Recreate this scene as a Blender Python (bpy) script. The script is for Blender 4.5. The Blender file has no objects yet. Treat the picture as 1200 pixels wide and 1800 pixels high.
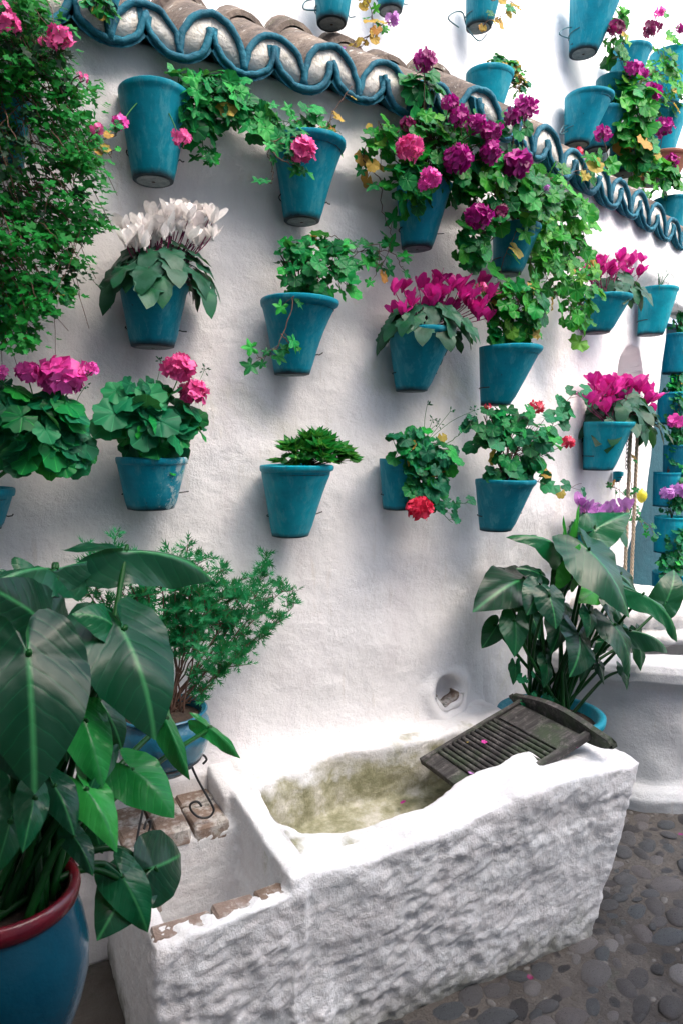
import bpy, bmesh, math, random
import numpy as np
from mathutils import Vector, Matrix
from math import pi, sin, cos, radians, sqrt, atan2
random.seed(7); rng = np.random.default_rng(11)
scn = bpy.context.scene
col = scn.collection

# ------------------------------------------------------------------ camera
F_PX = 1250.0; EYE = 1.5; DIST = 2.05
YAW = radians(27.1); PITCH = math.atan(0.1)
Fw = Vector((sin(YAW)*cos(PITCH), cos(YAW)*cos(PITCH), -sin(PITCH)))
Rt = Vector((cos(YAW), -sin(YAW), 0)); Up = Rt.cross(Fw)
CAM = Vector((0, -DIST, EYE))
cam = bpy.data.cameras.new('camera'); camo = bpy.data.objects.new('camera', cam); col.objects.link(camo)
cam.sensor_fit = 'VERTICAL'; cam.sensor_height = 36; cam.lens = 36*F_PX/1800
cam.clip_start = 0.05; cam.clip_end = 200
camo.matrix_world = Matrix((( Rt.x, Up.x, -Fw.x, CAM.x), (Rt.y, Up.y, -Fw.y, CAM.y), (Rt.z, Up.z, -Fw.z, CAM.z), (0,0,0,1)))
cam.dof.use_dof = True; cam.dof.focus_distance = 2.35; cam.dof.aperture_fstop = 9
scn.camera = camo

# ------------------------------------------------------------------ sky and sun
SUN_EL = radians(52); SUN_AZ = radians(152)      # azimuth from +Y clockwise: from the right, a little in front of the wall
w = bpy.data.worlds.new('World'); scn.world = w; w.use_nodes = True
nt = w.node_tree; bg = nt.nodes['Background']
sky = nt.nodes.new('ShaderNodeTexSky'); sky.sky_type = 'NISHITA'; sky.sun_disc = False
sky.sun_elevation = SUN_EL; sky.sun_rotation = SUN_AZ; sky.dust_density = 5.0; sky.air_density = 1.0; sky.ozone_density = 1.0
nt.links.new(sky.outputs[0], bg.inputs[0]); bg.inputs[1].default_value = 0.15
sl = bpy.data.lights.new('sun', 'SUN'); sl.energy = .85; sl.angle = radians(75); sl.color = (1.0, 0.985, 0.98)
so = bpy.data.objects.new('sun', sl); col.objects.link(so)
sd = Vector((sin(SUN_AZ)*cos(SUN_EL), cos(SUN_AZ)*cos(SUN_EL), sin(SUN_EL)))
so.rotation_euler = sd.to_track_quat('Z', 'Y').to_euler(); so.location = (2, -2, 6)
scn.view_settings.view_transform = 'Standard'; scn.view_settings.look = 'None'
scn.view_settings.gamma = 1; scn.view_settings.use_curve_mapping = False
scn.view_settings.exposure = 1.9

# ------------------------------------------------------------------ photo geometry: pixel ray to a real plane
SL = 0.37; XB = 1.62                               # beyond XB the wall turns back
def ray(x, y):
    return Fw + Rt*((x-600)/F_PX) + Up*((900-y)/F_PX)
def at(x, y, off=0.0):                            # point at distance off in front of the main wall plane
    d = ray(x, y); t = (DIST-off)/d.y; return CAM + d*t
def wall_y(X):                                    # depth of the finished wall face
    return 0.0 if X < XB else SL*(X-XB)
def atw(x, y, off=0.0, back=0.0):                 # on the main wall incl. the part that turns back; back: plane of the upper wall
    p = at(x, y, off-back)
    if p.x > XB:
        d = ray(x, y); t = (DIST + SL*(-XB) - off*1.07 + back)/(d.y - SL*d.x)
        p = CAM + d*t
    return p
def ath(x, y, Z):
    d = ray(x, y); t = (Z-EYE)/d.z; return CAM + d*t
def ppm(p):                                       # pixels per metre at a point
    return F_PX/((p-CAM).dot(Fw))

# ------------------------------------------------------------------ numpy noise
_perm = rng.permutation(4096)
def _h(i, j, k):
    return _perm[(_perm[(_perm[i & 4095] + j) & 4095] + k) & 4095]/2048.0 - 1.0
def noise3(P):
    P = np.asarray(P, float); I = np.floor(P).astype(int); f = P-I; u = f*f*f*(f*(f*6-15)+10)
    r = 0
    for a in (0, 1):
        for b in (0, 1):
            for c in (0, 1):
                wx = u[:, 0] if a else 1-u[:, 0]; wy = u[:, 1] if b else 1-u[:, 1]; wz = u[:, 2] if c else 1-u[:, 2]
                r = r + wx*wy*wz*_h(I[:, 0]+a, I[:, 1]+b, I[:, 2]+c)
    return r
def fbm(P, octv=4, gain=.5):
    P = np.asarray(P, float); s = 0; a = 1
    for o in range(octv):
        s = s + a*noise3(P + o*17.3); P = P*2.03; a *= gain
    return s

# ------------------------------------------------------------------ materials
M = {}
class NT:
    def __init__(s, name):
        s.m = bpy.data.materials.new(name); s.m.use_nodes = True; s.t = s.m.node_tree
        s.b = s.t.nodes['Principled BSDF']; s.tc = s.t.nodes.new('ShaderNodeTexCoord'); M[name] = s.m
    def n(s, ty, **k):
        x = s.t.nodes.new(ty)
        for a, b in k.items():
            if a.startswith('i_'):
                key = a[2:]; x.inputs[int(key) if key.isdigit() else key.replace('_', ' ')].default_value = b
            else: setattr(x, a, b)
        return x
    def l(s, a, b): s.t.links.new(a, b)
    def noise(s, scale, detail=4, rough=.55, coord='Object', dist=0, vec=None):
        x = s.n('ShaderNodeTexNoise'); x.inputs['Scale'].default_value = scale; x.inputs['Detail'].default_value = detail
        x.inputs['Roughness'].default_value = rough; x.inputs['Distortion'].default_value = dist
        s.l(vec if vec is not None else s.tc.outputs[coord], x.inputs['Vector']); return x.outputs['Fac']
    def ramp(s, fac, stops):
        x = s.n('ShaderNodeValToRGB'); e = x.color_ramp.elements
        while len(e) < len(stops): e.new(.5)
        for i, (p, c) in enumerate(stops):
            e[i].position = p; e[i].color = (*c, 1) if len(c) == 3 else c
        s.l(fac, x.inputs[0]); return x.outputs[0]
    def mix(s, fac, a, b, mode='MIX'):
        x = s.n('ShaderNodeMix', data_type='RGBA', blend_type=mode)
        for inp, v in ((x.inputs[0], fac), (x.inputs[6], a), (x.inputs[7], b)):
            if hasattr(v, 'links') or isinstance(v, bpy.types.NodeSocket): s.l(v, inp)
            else: inp.default_value = (*v, 1) if isinstance(v, (tuple, list)) and len(v) == 3 else v
        return x.outputs[2]
    def math(s, op, a, b=None, clamp=False):
        x = s.n('ShaderNodeMath', operation=op, use_clamp=clamp)
        for i, v in enumerate((a, b)):
            if v is None: continue
            if isinstance(v, bpy.types.NodeSocket): s.l(v, x.inputs[i])
            else: x.inputs[i].default_value = v
        return x.outputs[0]
    def bump(s, h, dist=.01, strength=1, prev=None):
        x = s.n('ShaderNodeBump'); x.inputs['Distance'].default_value = dist; x.inputs['Strength'].default_value = strength
        s.l(h, x.inputs['Height'])
        if prev is not None: s.l(prev, x.inputs['Normal'])
        s.l(x.outputs[0], s.b.inputs['Normal']); return x.outputs[0]
    def col(s, c):
        if isinstance(c, bpy.types.NodeSocket): s.l(c, s.b.inputs['Base Color'])
        else: s.b.inputs['Base Color'].default_value = (*c, 1)
    def rough(s, v):
        if isinstance(v, bpy.types.NodeSocket): s.l(v, s.b.inputs['Roughness'])
        else: s.b.inputs['Roughness'].default_value = v
    def rnd(s): return s.n('ShaderNodeObjectInfo').outputs['Random']
    def xyz(s, coord='Object'):
        x = s.n('ShaderNodeSeparateXYZ'); s.l(s.tc.outputs[coord], x.inputs[0]); return x.outputs

def mk_plaster(name, grain, stain=True, base=(.80, .79, .80)):
    a = NT(name)
    big = a.noise(2.2, 5, .6); c = a.mix(a.ramp(big, [(.35, (0, 0, 0)), (.7, (1, 1, 1))]), tuple(x*.93 for x in base), base)
    sp = a.noise(60, 3, .7); c = a.mix(a.ramp(sp, [(.68, (0, 0, 0)), (.78, (.35, .35, .35))]), c, (.55, .53, .5))
    if stain:
        mv = a.n('ShaderNodeMapping'); a.l(a.tc.outputs['Object'], mv.inputs[0]); mv.inputs['Scale'].default_value = (5, 5, 1.1)
        c = a.mix(a.ramp(a.noise(1, 6, .65, vec=mv.outputs[0]), [(.50, (0, 0, 0)), (.70, (.6, .6, .6))]), c, (.64, .60, .62))
        mw = a.n('ShaderNodeMapping'); a.l(a.tc.outputs['Object'], mw.inputs[0]); mw.inputs['Scale'].default_value = (22, 22, 2.4)
        c = a.mix(a.ramp(a.noise(1, 5, .7, vec=mw.outputs[0]), [(.60, (0, 0, 0)), (.76, (.5, .5, .5))]), c, (.56, .50, .44))
        st = a.noise(1.7, 6, .7, dist=.6)
        c = a.mix(a.ramp(st, [(.60, (0, 0, 0)), (.74, (.45, .45, .45))]), c, (.60, .60, .44))
        st2 = a.noise(2.9, 6, .75)
        c = a.mix(a.ramp(st2, [(.62, (0, 0, 0)), (.72, (.5, .5, .5))]), c, (.63, .55, .55))
    a.col(c); a.rough(.75); a.b.inputs['Specular IOR Level'].default_value = .35
    b1 = a.bump(a.noise(24, 9, .72), grain*.010, .9)
    a.bump(a.noise(7, 5, .6), grain*.012, .6, b1)
    return a
mk_plaster('wall_plaster', .8)
mk_plaster('upper_plaster', .5, False, (.84, .84, .85))
mk_plaster('patio_plaster', .5, False, (.62, .6, .58))
mk_plaster('shade_plaster', .5, False, (.16, .17, .17))  # dark tone for the added left wall, so little light bounces back
for nm in ('wall_plaster',):
    pass
mk_plaster('far_plaster', .5, False, (.72, .73, .74))  # pale tone for the unseen opposite wall, to lift the trough front
mk_plaster('well_plaster_shaded', .8, True, (.56, .57, .58))  # wall plaster again, greyed: the well's shade is put into the colour
# trough plaster: rough limewash outside, algae stains inside the basin
a = NT('trough_plaster'); x, y, z = a.xyz()
big = a.noise(5, 5, .65); base = a.mix(a.ramp(big, [(.35, (0, 0, 0)), (.65, (1, 1, 1))]), (.68, .665, .67), (.74, .755, .765))
mp = a.n('ShaderNodeMapping'); a.l(a.tc.outputs['Object'], mp.inputs[0]); mp.inputs['Rotation'].default_value = (0, .45, 0); mp.inputs['Scale'].default_value = (13, 20, 20)
st = a.noise(1, 6, .7, vec=mp.outputs[0]); base = a.mix(a.ramp(st, [(.48, (0, 0, 0)), (.66, (.6, .6, .6))]), base, (.64, .61, .61))
inx = a.math('MULTIPLY', a.math('GREATER_THAN', x, .66), a.math('LESS_THAN', x, 1.62))
iny = a.math('MULTIPLY', a.math('GREATER_THAN', y, -.545), a.math('LESS_THAN', y, -.075))
lowz = a.math('MULTIPLY_ADD', z, -18.0); a.t.nodes[-1].inputs[2].default_value = 18*.485
edge = a.math('ADD', lowz, a.math('MULTIPLY', a.math('SUBTRACT', a.noise(11, 4), .5), 5.0))
msk = a.math('MULTIPLY', a.math('MULTIPLY', inx, iny), a.math('MINIMUM', a.math('MAXIMUM', edge, 0.0), 1.0))
alg = a.ramp(a.noise(9, 7, .7), [(.3, (.12, .125, .065)), (.43, (.24, .235, .14)), (.52, (.36, .35, .25)), (.64, (.55, .53, .47))])
base = a.mix(msk, base, alg)
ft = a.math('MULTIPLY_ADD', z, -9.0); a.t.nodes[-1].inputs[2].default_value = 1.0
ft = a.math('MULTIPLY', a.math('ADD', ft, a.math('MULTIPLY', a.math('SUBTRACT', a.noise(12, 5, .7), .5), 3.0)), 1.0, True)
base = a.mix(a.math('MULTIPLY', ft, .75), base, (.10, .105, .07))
moss = a.noise(6, 6, .75); base = a.mix(a.ramp(moss, [(.68, (0, 0, 0)), (.76, (.5, .5, .5))]), base, (.40, .42, .28))
a.col(base); a.rough(.72)
b1 = a.bump(a.noise(26, 8, .7), .009, .9); a.bump(a.noise(90, 5, .65), .0025, .8, b1)

a = NT('teal_pot'); r = a.rnd(); x, y, z = a.xyz()
c = a.ramp(r, [(0, (.001, .15, .22)), (.35, (.0015, .19, .265)), (.7, (.002, .23, .33)), (1, (.004, .31, .39))])
c = a.mix(a.ramp(a.noise(14, 5, .7), [(.4, (0, 0, 0)), (.62, (.45, .45, .45))]), c, (.002, .12, .18))
mpp = a.n('ShaderNodeMapping'); a.l(a.tc.outputs['Object'], mpp.inputs[0]); mpp.inputs['Scale'].default_value = (7, 7, 60)
c = a.mix(a.ramp(a.noise(1, 4, .6, vec=mpp.outputs[0]), [(.55, (0, 0, 0)), (.72, (.35, .35, .35))]), c, (.02, .26, .33))
c = a.mix(a.ramp(a.noise(45, 6, .75), [(.66, (0, 0, 0)), (.70, (1, 1, 1))]), c, (.012, .03, .04))
c = a.mix(a.ramp(a.noise(33, 6, .8), [(.68, (0, 0, 0)), (.72, (.8, .8, .8))]), c, (.25, .40, .42))
mpd = a.n('ShaderNodeMapping'); a.l(a.tc.outputs['Object'], mpd.inputs[0]); mpd.inputs['Scale'].default_value = (45, 45, 5)
c = a.mix(a.ramp(a.noise(1, 5, .7, vec=mpd.outputs[0]), [(.50, (0, 0, 0)), (.72, (.55, .55, .55))]), c, (.10, .34, .39))
c = a.mix(a.ramp(a.noise(21, 7, .85), [(.72, (0, 0, 0)), (.74, (.9, .9, .9))]), c, (.20, .09, .05))
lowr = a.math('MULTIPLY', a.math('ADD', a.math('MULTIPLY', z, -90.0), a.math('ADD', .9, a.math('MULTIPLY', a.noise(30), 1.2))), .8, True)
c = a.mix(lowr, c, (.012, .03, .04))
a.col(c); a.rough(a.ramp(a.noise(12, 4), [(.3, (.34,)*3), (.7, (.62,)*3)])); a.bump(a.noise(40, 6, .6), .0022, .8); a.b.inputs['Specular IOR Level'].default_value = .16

def worn():
    m = M['teal_pot'].copy(); m.name = 'teal_pot_worn'; M['teal_pot_worn'] = m; t = m.node_tree; bs = t.nodes['Principled BSDF']; lk = bs.inputs['Base Color'].links[0].from_socket
    tc = t.nodes.new('ShaderNodeTexCoord'); no_ = t.nodes.new('ShaderNodeTexNoise'); no_.inputs['Scale'].default_value = 38; no_.inputs['Detail'].default_value = 8; no_.inputs['Roughness'].default_value = .8
    sx = t.nodes.new('ShaderNodeSeparateXYZ'); t.links.new(tc.outputs['Object'], sx.inputs[0]); t.links.new(tc.outputs['Object'], no_.inputs['Vector'])
    ad = t.nodes.new('ShaderNodeMath'); ad.operation = 'MULTIPLY_ADD'; ad.inputs[1].default_value = 2.2; t.links.new(sx.outputs[0], ad.inputs[0]); t.links.new(no_.outputs[0], ad.inputs[2])
    r = t.nodes.new('ShaderNodeValToRGB'); r.color_ramp.elements[0].position = .62; r.color_ramp.elements[1].position = .66; t.links.new(ad.outputs[0], r.inputs[0])
    mx = t.nodes.new('ShaderNodeMix'); mx.data_type = 'RGBA'; t.links.new(r.outputs[0], mx.inputs[0]); t.links.new(lk, mx.inputs[6]); mx.inputs[7].default_value = (.30, .42, .44, 1); t.links.new(mx.outputs[2], bs.inputs['Base Color'])
worn()
def simple(name, c, rough=.5, bump=None, var=None, spec=None, noise=None):
    a = NT(name)
    if noise: c = a.mix(a.ramp(a.noise(noise[0], 6, .65), [(.35, (0, 0, 0)), (.68, (1, 1, 1))]), c, noise[1])
    a.col(c); a.rough(rough)
    if spec is not None: a.b.inputs['Specular IOR Level'].default_value = spec
    if bump: a.bump(a.noise(bump[0], 6, .65), bump[1])
    return a
simple('blue_paint', (.002, .065, .105), .65, (45, .008), noise=(25, (.004, .13, .19)), spec=.25)
simple('pale_pot_base', (.09, .13, .14), .8, (60, .002), noise=(40, (.2, .24, .25)))
simple('soil', (.018, .012, .008), .95, (90, .008), noise=(60, (.05, .03, .018)))
simple('wire', (.012, .013, .015), .5)
simple('old_wire', (.02, .09, .11), .5)
simple('mortar', (.84, .82, .77), .9, (60, .010), noise=(45, (.66, .62, .54)))
simple('terracotta', (.34, .13, .08), .8, (50, .003), noise=(12, (.28, .10, .06)))
simple('rope', (.45, .36, .26), .9, (200, .002))
simple('lemon', (.55, .50, .02), .45, (60, .002))
simple('red_glaze', (.16, .006, .014), .22, (25, .002), noise=(16, (.08, .004, .012)))
simple('blue_glaze', (.006, .07, .13), .2, (18, .004), noise=(7, (.015, .13, .19)))
simple('jar_blue', (.001, .035, .065), .18, (14, .003), noise=(6, (.003, .055, .09)), spec=.25)
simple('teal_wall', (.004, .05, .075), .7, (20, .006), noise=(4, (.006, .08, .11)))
simple('twig', (.09, .045, .03), .8, (80, .002))
simple('petal_debris', (.5, .02, .2), .6)
simple('marble', (.78, .77, .76), .6, (60, .005), noise=(10, (.5, .46, .44)))
a = NT('roof_tile'); c = a.ramp(a.noise(9, 7, .7), [(.3, (.06, .045, .04)), (.5, (.15, .12, .10)), (.62, (.24, .19, .15)), (.75, (.42, .40, .34))])
c = a.mix(a.ramp(a.noise(5, 5, .7), [(.6, (0, 0, 0)), (.7, (.8, .8, .8))]), c, (.10, .10, .05)); c = a.mix(a.ramp(a.noise(26, 5, .7), [(.60, (0, 0, 0)), (.66, (.9, .9, .9))]), c, (.50, .50, .46)); a.col(c); a.rough(.95); a.bump(a.noise(40, 7, .7), .014)
a = NT('old_wood'); mp = a.n('ShaderNodeMapping'); a.l(a.tc.outputs['Object'], mp.inputs[0]); mp.inputs['Scale'].default_value = (6, 60, 60)
g = a.noise(1, 7, .7, vec=mp.outputs[0]); c = a.ramp(g, [(.3, (.012, .0115, .011)), (.55, (.045, .041, .039)), (.75, (.13, .12, .115))])
c = a.mix(a.ramp(a.noise(5, 5, .7), [(.50, (0, 0, 0)), (.62, (.7, .7, .7))]), c, (.035, .06, .025)); c = a.mix(a.ramp(a.noise(30, 6, .8), [(.52, (0, 0, 0)), (.68, (.6, .6, .6))]), c, (.22, .20, .19)); a.col(c); a.rough(.85); a.bump(g, .004)
a = NT('brick_face'); c = a.ramp(a.noise(11, 6, .7), [(.3, (.10, .065, .045)), (.5, (.20, .14, .105)), (.7, (.36, .30, .26))])
c = a.mix(a.ramp(a.noise(8, 6, .7), [(.58, (0, 0, 0)), (.68, (.8, .8, .8))]), c, (.10, .12, .03))
c = a.mix(a.math('MULTIPLY', a.rnd(), .5), c, (.30, .23, .20)); c = a.mix(a.ramp(a.noise(14, 6, .7), [(.46, (0, 0, 0)), (.58, (.8, .8, .8))]), c, (.50, .48, .46)); c = a.mix(a.ramp(a.noise(19, 6, .75), [(.55, (0, 0, 0)), (.66, (.8, .8, .8))]), c, (.04, .04, .025)); a.col(c); a.rough(.92); a.bump(a.noise(50, 7, .7), .007)
a = NT('ground_mortar'); c = a.ramp(a.noise(6, 7, .7), [(.3, (.018, .014, .011)), (.5, (.05, .041, .034)), (.7, (.10, .088, .078))])
c = a.mix(a.ramp(a.noise(3.2, 6, .75), [(.58, (0, 0, 0)), (.68, (.7, .7, .7))]), c, (.02, .045, .018)); a.col(c)
c = a.mix(a.ramp(a.noise(1.3, 4, .6), [(.48, (0, 0, 0)), (.60, (.6, .6, .6))]), c, (.12, .105, .09)); a.col(c)
a.rough(a.ramp(a.noise(5, 3), [(.35, (.35,)*3), (.65, (.85,)*3)])); b = a.bump(a.noise(35, 8, .7), .018); a.bump(a.noise(150, 4, .6), .003, 1, b)
simple('grit', (.05, .045, .042), .8, (60, .004), noise=(40, (.15, .14, .13)))
a = NT('cobble'); r = a.rnd(); c = a.ramp(r, [(0, (.045, .042, .042)), (.3, (.105, .095, .093)), (.55, (.095, .105, .113)), (.8, (.16, .14, .135)), (1, (.26, .245, .24))])
c = a.mix(a.ramp(a.noise(20, 6, .7), [(.4, (0, 0, 0)), (.7, (.6, .6, .6))]), c, (.022, .019, .018)); a.col(c)
a.rough(a.ramp(a.noise(9, 3), [(.35, (.25,)*3), (.65, (.5,)*3)])); a.bump(a.noise(45, 6, .65), .007)

def leafmat(name, stops, rough=.4, trans=.25, veins=None, extra=None, spec=.2, tcol=(.10, .35, .04)):
    a = NT(name); c = a.ramp(a.rnd(), stops)
    x, y, z = a.xyz()
    c = a.mix(a.ramp(a.noise(1.6, 3, .6), [(.3, (0, 0, 0)), (.75, (.5, .5, .5))]), c, tuple(v*.55 for v in stops[0][1]))
    if veins == 'palmate':
        ang = a.math('ARCTAN2', x, y); wv = a.math('ABSOLUTE', a.math('SINE', a.math('MULTIPLY', ang, 3.5)))
        c = a.mix(a.ramp(wv, [(0, (.45,)*3), (.13, (0, 0, 0))]), c, tuple(min(1, v*1.9+.02) for v in stops[-1][1]))
        h = wv
    elif veins == 'pinnate':
        ax = a.math('ABSOLUTE', x)
        mid = a.ramp(ax, [(0, (1, 1, 1)), (.012, (.6,)*3), (.03, (0, 0, 0))])
        yy = a.math('SUBTRACT', y, a.math('ADD', a.math('MULTIPLY', ax, .75), a.math('MULTIPLY', a.math('MULTIPLY', ax, ax), .9)))
        ph = a.math('MULTIPLY', a.math('ADD', yy, a.math('MULTIPLY', a.noise(2.5, 2), .16)), 21.0)
        sv = a.math('ABSOLUTE', a.math('SINE', ph)); c = a.mix(a.ramp(sv, [(0, (.35,)*3), (.14, (0, 0, 0))]), c, tuple(v*1.5 for v in stops[-1][1]))
        c = a.mix(mid, c, (.03, .18, .06)); h = a.math('MINIMUM', a.math('MULTIPLY', sv, 1.6), 1.0)
    elif veins == 'silver':
        rr = a.math('SQRT', a.math('ADD', a.math('MULTIPLY', x, x), a.math('MULTIPLY', a.math('SUBTRACT', y, .3), a.math('SUBTRACT', y, .3))))
        rr = a.math('ADD', rr, a.math('MULTIPLY', a.math('SUBTRACT', a.noise(5, 4), .5), .5))
        c = a.mix(a.ramp(rr, [(.22, (0, 0, 0)), (.32, (.75,)*3), (.5, (.75,)*3), (.6, (0, 0, 0))]), c, (.02, .08, .05)); h = a.noise(6)
    a.col(c); a.rough(rough); a.b.inputs['Specular IOR Level'].default_value = spec
    pb = a.bump(a.noise(2.0, 2, .5), .03, .22) if veins == 'pinnate' else None
    if veins: a.bump(h, .0035 if veins != 'pinnate' else .0013, .35 if veins != 'pinnate' else .2, pb)
    out = a.t.nodes['Material Output']; tr = a.n('ShaderNodeBsdfTranslucent'); a.l(a.mix(.5, c, tcol), tr.inputs[0])
    ms = a.n('ShaderNodeMixShader'); ms.inputs[0].default_value = trans
    a.l(a.b.outputs[0], ms.inputs[1]); a.l(tr.outputs[0], ms.inputs[2]); a.l(ms.outputs[0], out.inputs[0])
    return a
leafmat('leaf_geranium', [(0, (.001, .075, .024)), (.4, (.001, .15, .04)), (.8, (.002, .24, .048)), (1, (.02, .36, .04))], .48, .25, 'palmate')
leafmat('leaf_bright', [(0, (.003, .13, .016)), (.5, (.009, .24, .024)), (.85, (.05, .36, .03)), (1, (.16, .36, .04))], .4, .35, 'palmate')
leafmat('leaf_grey', [(0, (.001, .075, .036)), (.5, (.002, .14, .06)), (1, (.008, .22, .07))], .5, .2, 'palmate')
leafmat('leaf_old', [(0, (.30, .26, .05)), (.5, (.45, .30, .06)), (1, (.40, .17, .05))], .6, .3, 'palmate', tcol=(.5, .4, .05))
leafmat('leaf_fine', [(0, (.002, .13, .016)), (.5, (.004, .20, .026)), (1, (.012, .28, .035))], .6, .35)
leafmat('leaf_dark', [(0, (.004, .028, .014)), (1, (.01, .06, .025))], .5, .15)
leafmat('leaf_feather', [(0, (.004, .18, .06)), (1, (.02, .32, .10))], .5, .35)
leafmat('leaf_cyclamen', [(0, (.007, .045, .022)), (.5, (.007, .065, .03)), (1, (.012, .10, .04))], .42, .12, 'silver')
leafmat('leaf_arum', [(0, (.001, .024, .012)), (.5, (.001, .050, .022)), (1, (.002, .10, .032))], .30, .14, 'pinnate', spec=.28)
leafmat('leaf_arum_mid', [(0, (.003, .12, .030)), (.5, (.008, .20, .04)), (1, (.03, .30, .05))], .3, .25, 'pinnate', spec=.3)
leafmat('leaf_arum_young', [(0, (.02, .26, .03)), (1, (.06, .36, .04))], .3, .35, 'pinnate')
leafmat('stem_green', [(0, (.02, .13, .03)), (1, (.05, .22, .05))], .5, .1)
leafmat('stalk_arum', [(0, (.003, .04, .008)), (1, (.008, .085, .014))], .35, .15)
def petmat(name, c1, c2, trans=.3):
    a = NT(name); c = a.ramp(a.rnd(), [(0, c1), (1, c2)]); c = a.mix(a.ramp(a.noise(3, 3), [(.4, (0, 0, 0)), (.7, (.4, .4, .4))]), c, tuple(v*.5 for v in c1))
    a.col(c); a.rough(.5); out = a.t.nodes['Material Output']; tr = a.n('ShaderNodeBsdfTranslucent'); a.l(c, tr.inputs[0])
    ms = a.n('ShaderNodeMixShader'); ms.inputs[0].default_value = trans
    a.l(a.b.outputs[0], ms.inputs[1]); a.l(tr.outputs[0], ms.inputs[2]); a.l(ms.outputs[0], out.inputs[0])
petmat('petal_pink', (.72, .05, .28), (.85, .16, .42)); petmat('petal_hotpink', (.68, .03, .32), (.80, .10, .50))
petmat('petal_magenta', (.22, .003, .12), (.55, .012, .32)); petmat('petal_red', (.62, .01, .05), (.75, .03, .10))
petmat('petal_cyclamen', (.48, .008, .20), (.78, .03, .38)); petmat('petal_white', (.85, .80, .79), (.92, .90, .88))
petmat('petal_lilac', (.45, .13, .48), (.62, .32, .66)); petmat('petal_wine', (.13, .004, .05), (.30, .01, .12))

# ------------------------------------------------------------------ object helpers
def tag(o, label, cat, group=None):
    o['label'] = label; o['category'] = cat
    if group: o['group'] = group
    return o
def thing(name, label, cat, loc, group=None):
    o = bpy.data.objects.new(name, None); o.empty_display_size = .05; col.objects.link(o); o.location = loc
    return tag(o, label, cat, group)
def link(name, me, parent=None, mat=None):
    o = bpy.data.objects.new(name, me); col.objects.link(o)
    if mat is not None and not me.materials: me.materials.append(M[mat])
    if parent is not None: o.parent = parent
    return o
def wpos(o):
    v = Vector(o.location)
    while o.parent: o = o.parent; v += o.location
    return v
class MB:
    def __init__(s): s.v = []; s.f = []
    def add(s, vs, fs):
        n = len(s.v); s.v += [tuple(p) for p in vs]; s.f += [tuple(i+n for i in q) for q in fs]
    def box(s, c, size, rot=None):
        x, y, z = [q/2 for q in size]
        vs = [Vector((a*x, b*y, e*z)) for a in (-1, 1) for b in (-1, 1) for e in (-1, 1)]
        if rot is not None: vs = [rot @ q for q in vs]
        s.add([q+Vector(c) for q in vs], [(0, 1, 3, 2), (4, 6, 7, 5), (0, 4, 5, 1), (2, 3, 7, 6), (0, 2, 6, 4), (1, 5, 7, 3)])
    def hexa(s, b4, t4):
        s.add(list(b4)+list(t4), [(3, 2, 1, 0), (4, 5, 6, 7), (0, 1, 5, 4), (1, 2, 6, 5), (2, 3, 7, 6), (3, 0, 4, 7)])
    def tube(s, pts, r0, r1=None, k=6, caps=True):
        pts = [Vector(p) for p in pts]; r1 = r0 if r1 is None else r1; n = len(pts); vs = []; up = None
        for i, p in enumerate(pts):
            t = (pts[min(i+1, n-1)]-pts[max(i-1, 0)])
            t = t.normalized() if t.length > 1e-9 else Vector((0, 0, 1))
            if up is None: up = t.orthogonal().normalized()
            up = (up-t*up.dot(t)); up = up.normalized() if up.length > 1e-6 else t.orthogonal().normalized()
            b = t.cross(up); r = r0+(r1-r0)*i/max(1, n-1)
            vs += [p+(up*cos(2*pi*j/k)+b*sin(2*pi*j/k))*r for j in range(k)]
        fs = [(i*k+j, i*k+(j+1) % k, (i+1)*k+(j+1) % k, (i+1)*k+j) for i in range(n-1) for j in range(k)]
        if caps: fs += [tuple(range(k))[::-1], tuple((n-1)*k+j for j in range(k))]
        s.add(vs, fs)
    def lathe(s, prof, c=(0, 0, 0), k=32, cy=None, close=False):
        vs = []; n = len(prof)
        for i, (r, z) in enumerate(prof):
            oy = cy[i] if cy else 0
            vs += [(c[0]+r*cos(2*pi*j/k), c[1]+oy+r*sin(2*pi*j/k), c[2]+z) for j in range(k)]
        m = n if close else n-1
        s.add(vs, [(i*k+j, i*k+(j+1) % k, ((i+1) % n)*k+(j+1) % k, ((i+1) % n)*k+j) for i in range(m) for j in range(k)])
    def mesh(s, name, smooth=True, origin=None):
        me = bpy.data.meshes.new(name); o = Vector(origin) if origin is not None else Vector()
        me.from_pydata([(p[0]-o.x, p[1]-o.y, p[2]-o.z) for p in s.v], [], s.f)
        if smooth: me.shade_smooth()
        me.update(); return me
    def build(s, name, mat, parent=None, smooth=True, wp=None):   # vertices are world coordinates unless wp given
        if not s.v: return None
        return link(name, s.mesh(name, smooth, wp if wp is not None else (wpos(parent) if parent else None)), parent, mat)
def sharp(o, ang=40):
    o.data.set_sharp_from_angle(angle=radians(ang)); return o
def spline(pts, n=8):
    P = [Vector(p) for p in pts]; out = []
    for i in range(len(P)-1):
        a, b, c, d = P[max(i-1, 0)], P[i], P[i+1], P[min(i+2, len(P)-1)]
        for k in range(n):
            t = k/n; out.append(.5*((2*b)+(c-a)*t+(2*a-5*b+4*c-d)*t*t+(3*b-a-3*c+d)*t**3))
    out.append(P[-1]); return out
def jit(v, a): return v+Vector((random.uniform(-a, a), random.uniform(-a, a), random.uniform(-a, a)))
def frame(tip, nrm):                                # rotation with local Y along tip, local Z near nrm
    y = tip.normalized(); z = nrm-y*nrm.dot(y)
    z = z.normalized() if z.length > 1e-5 else y.orthogonal().normalized(); x = y.cross(z)
    return Matrix((x, y, z)).transposed()
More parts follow.
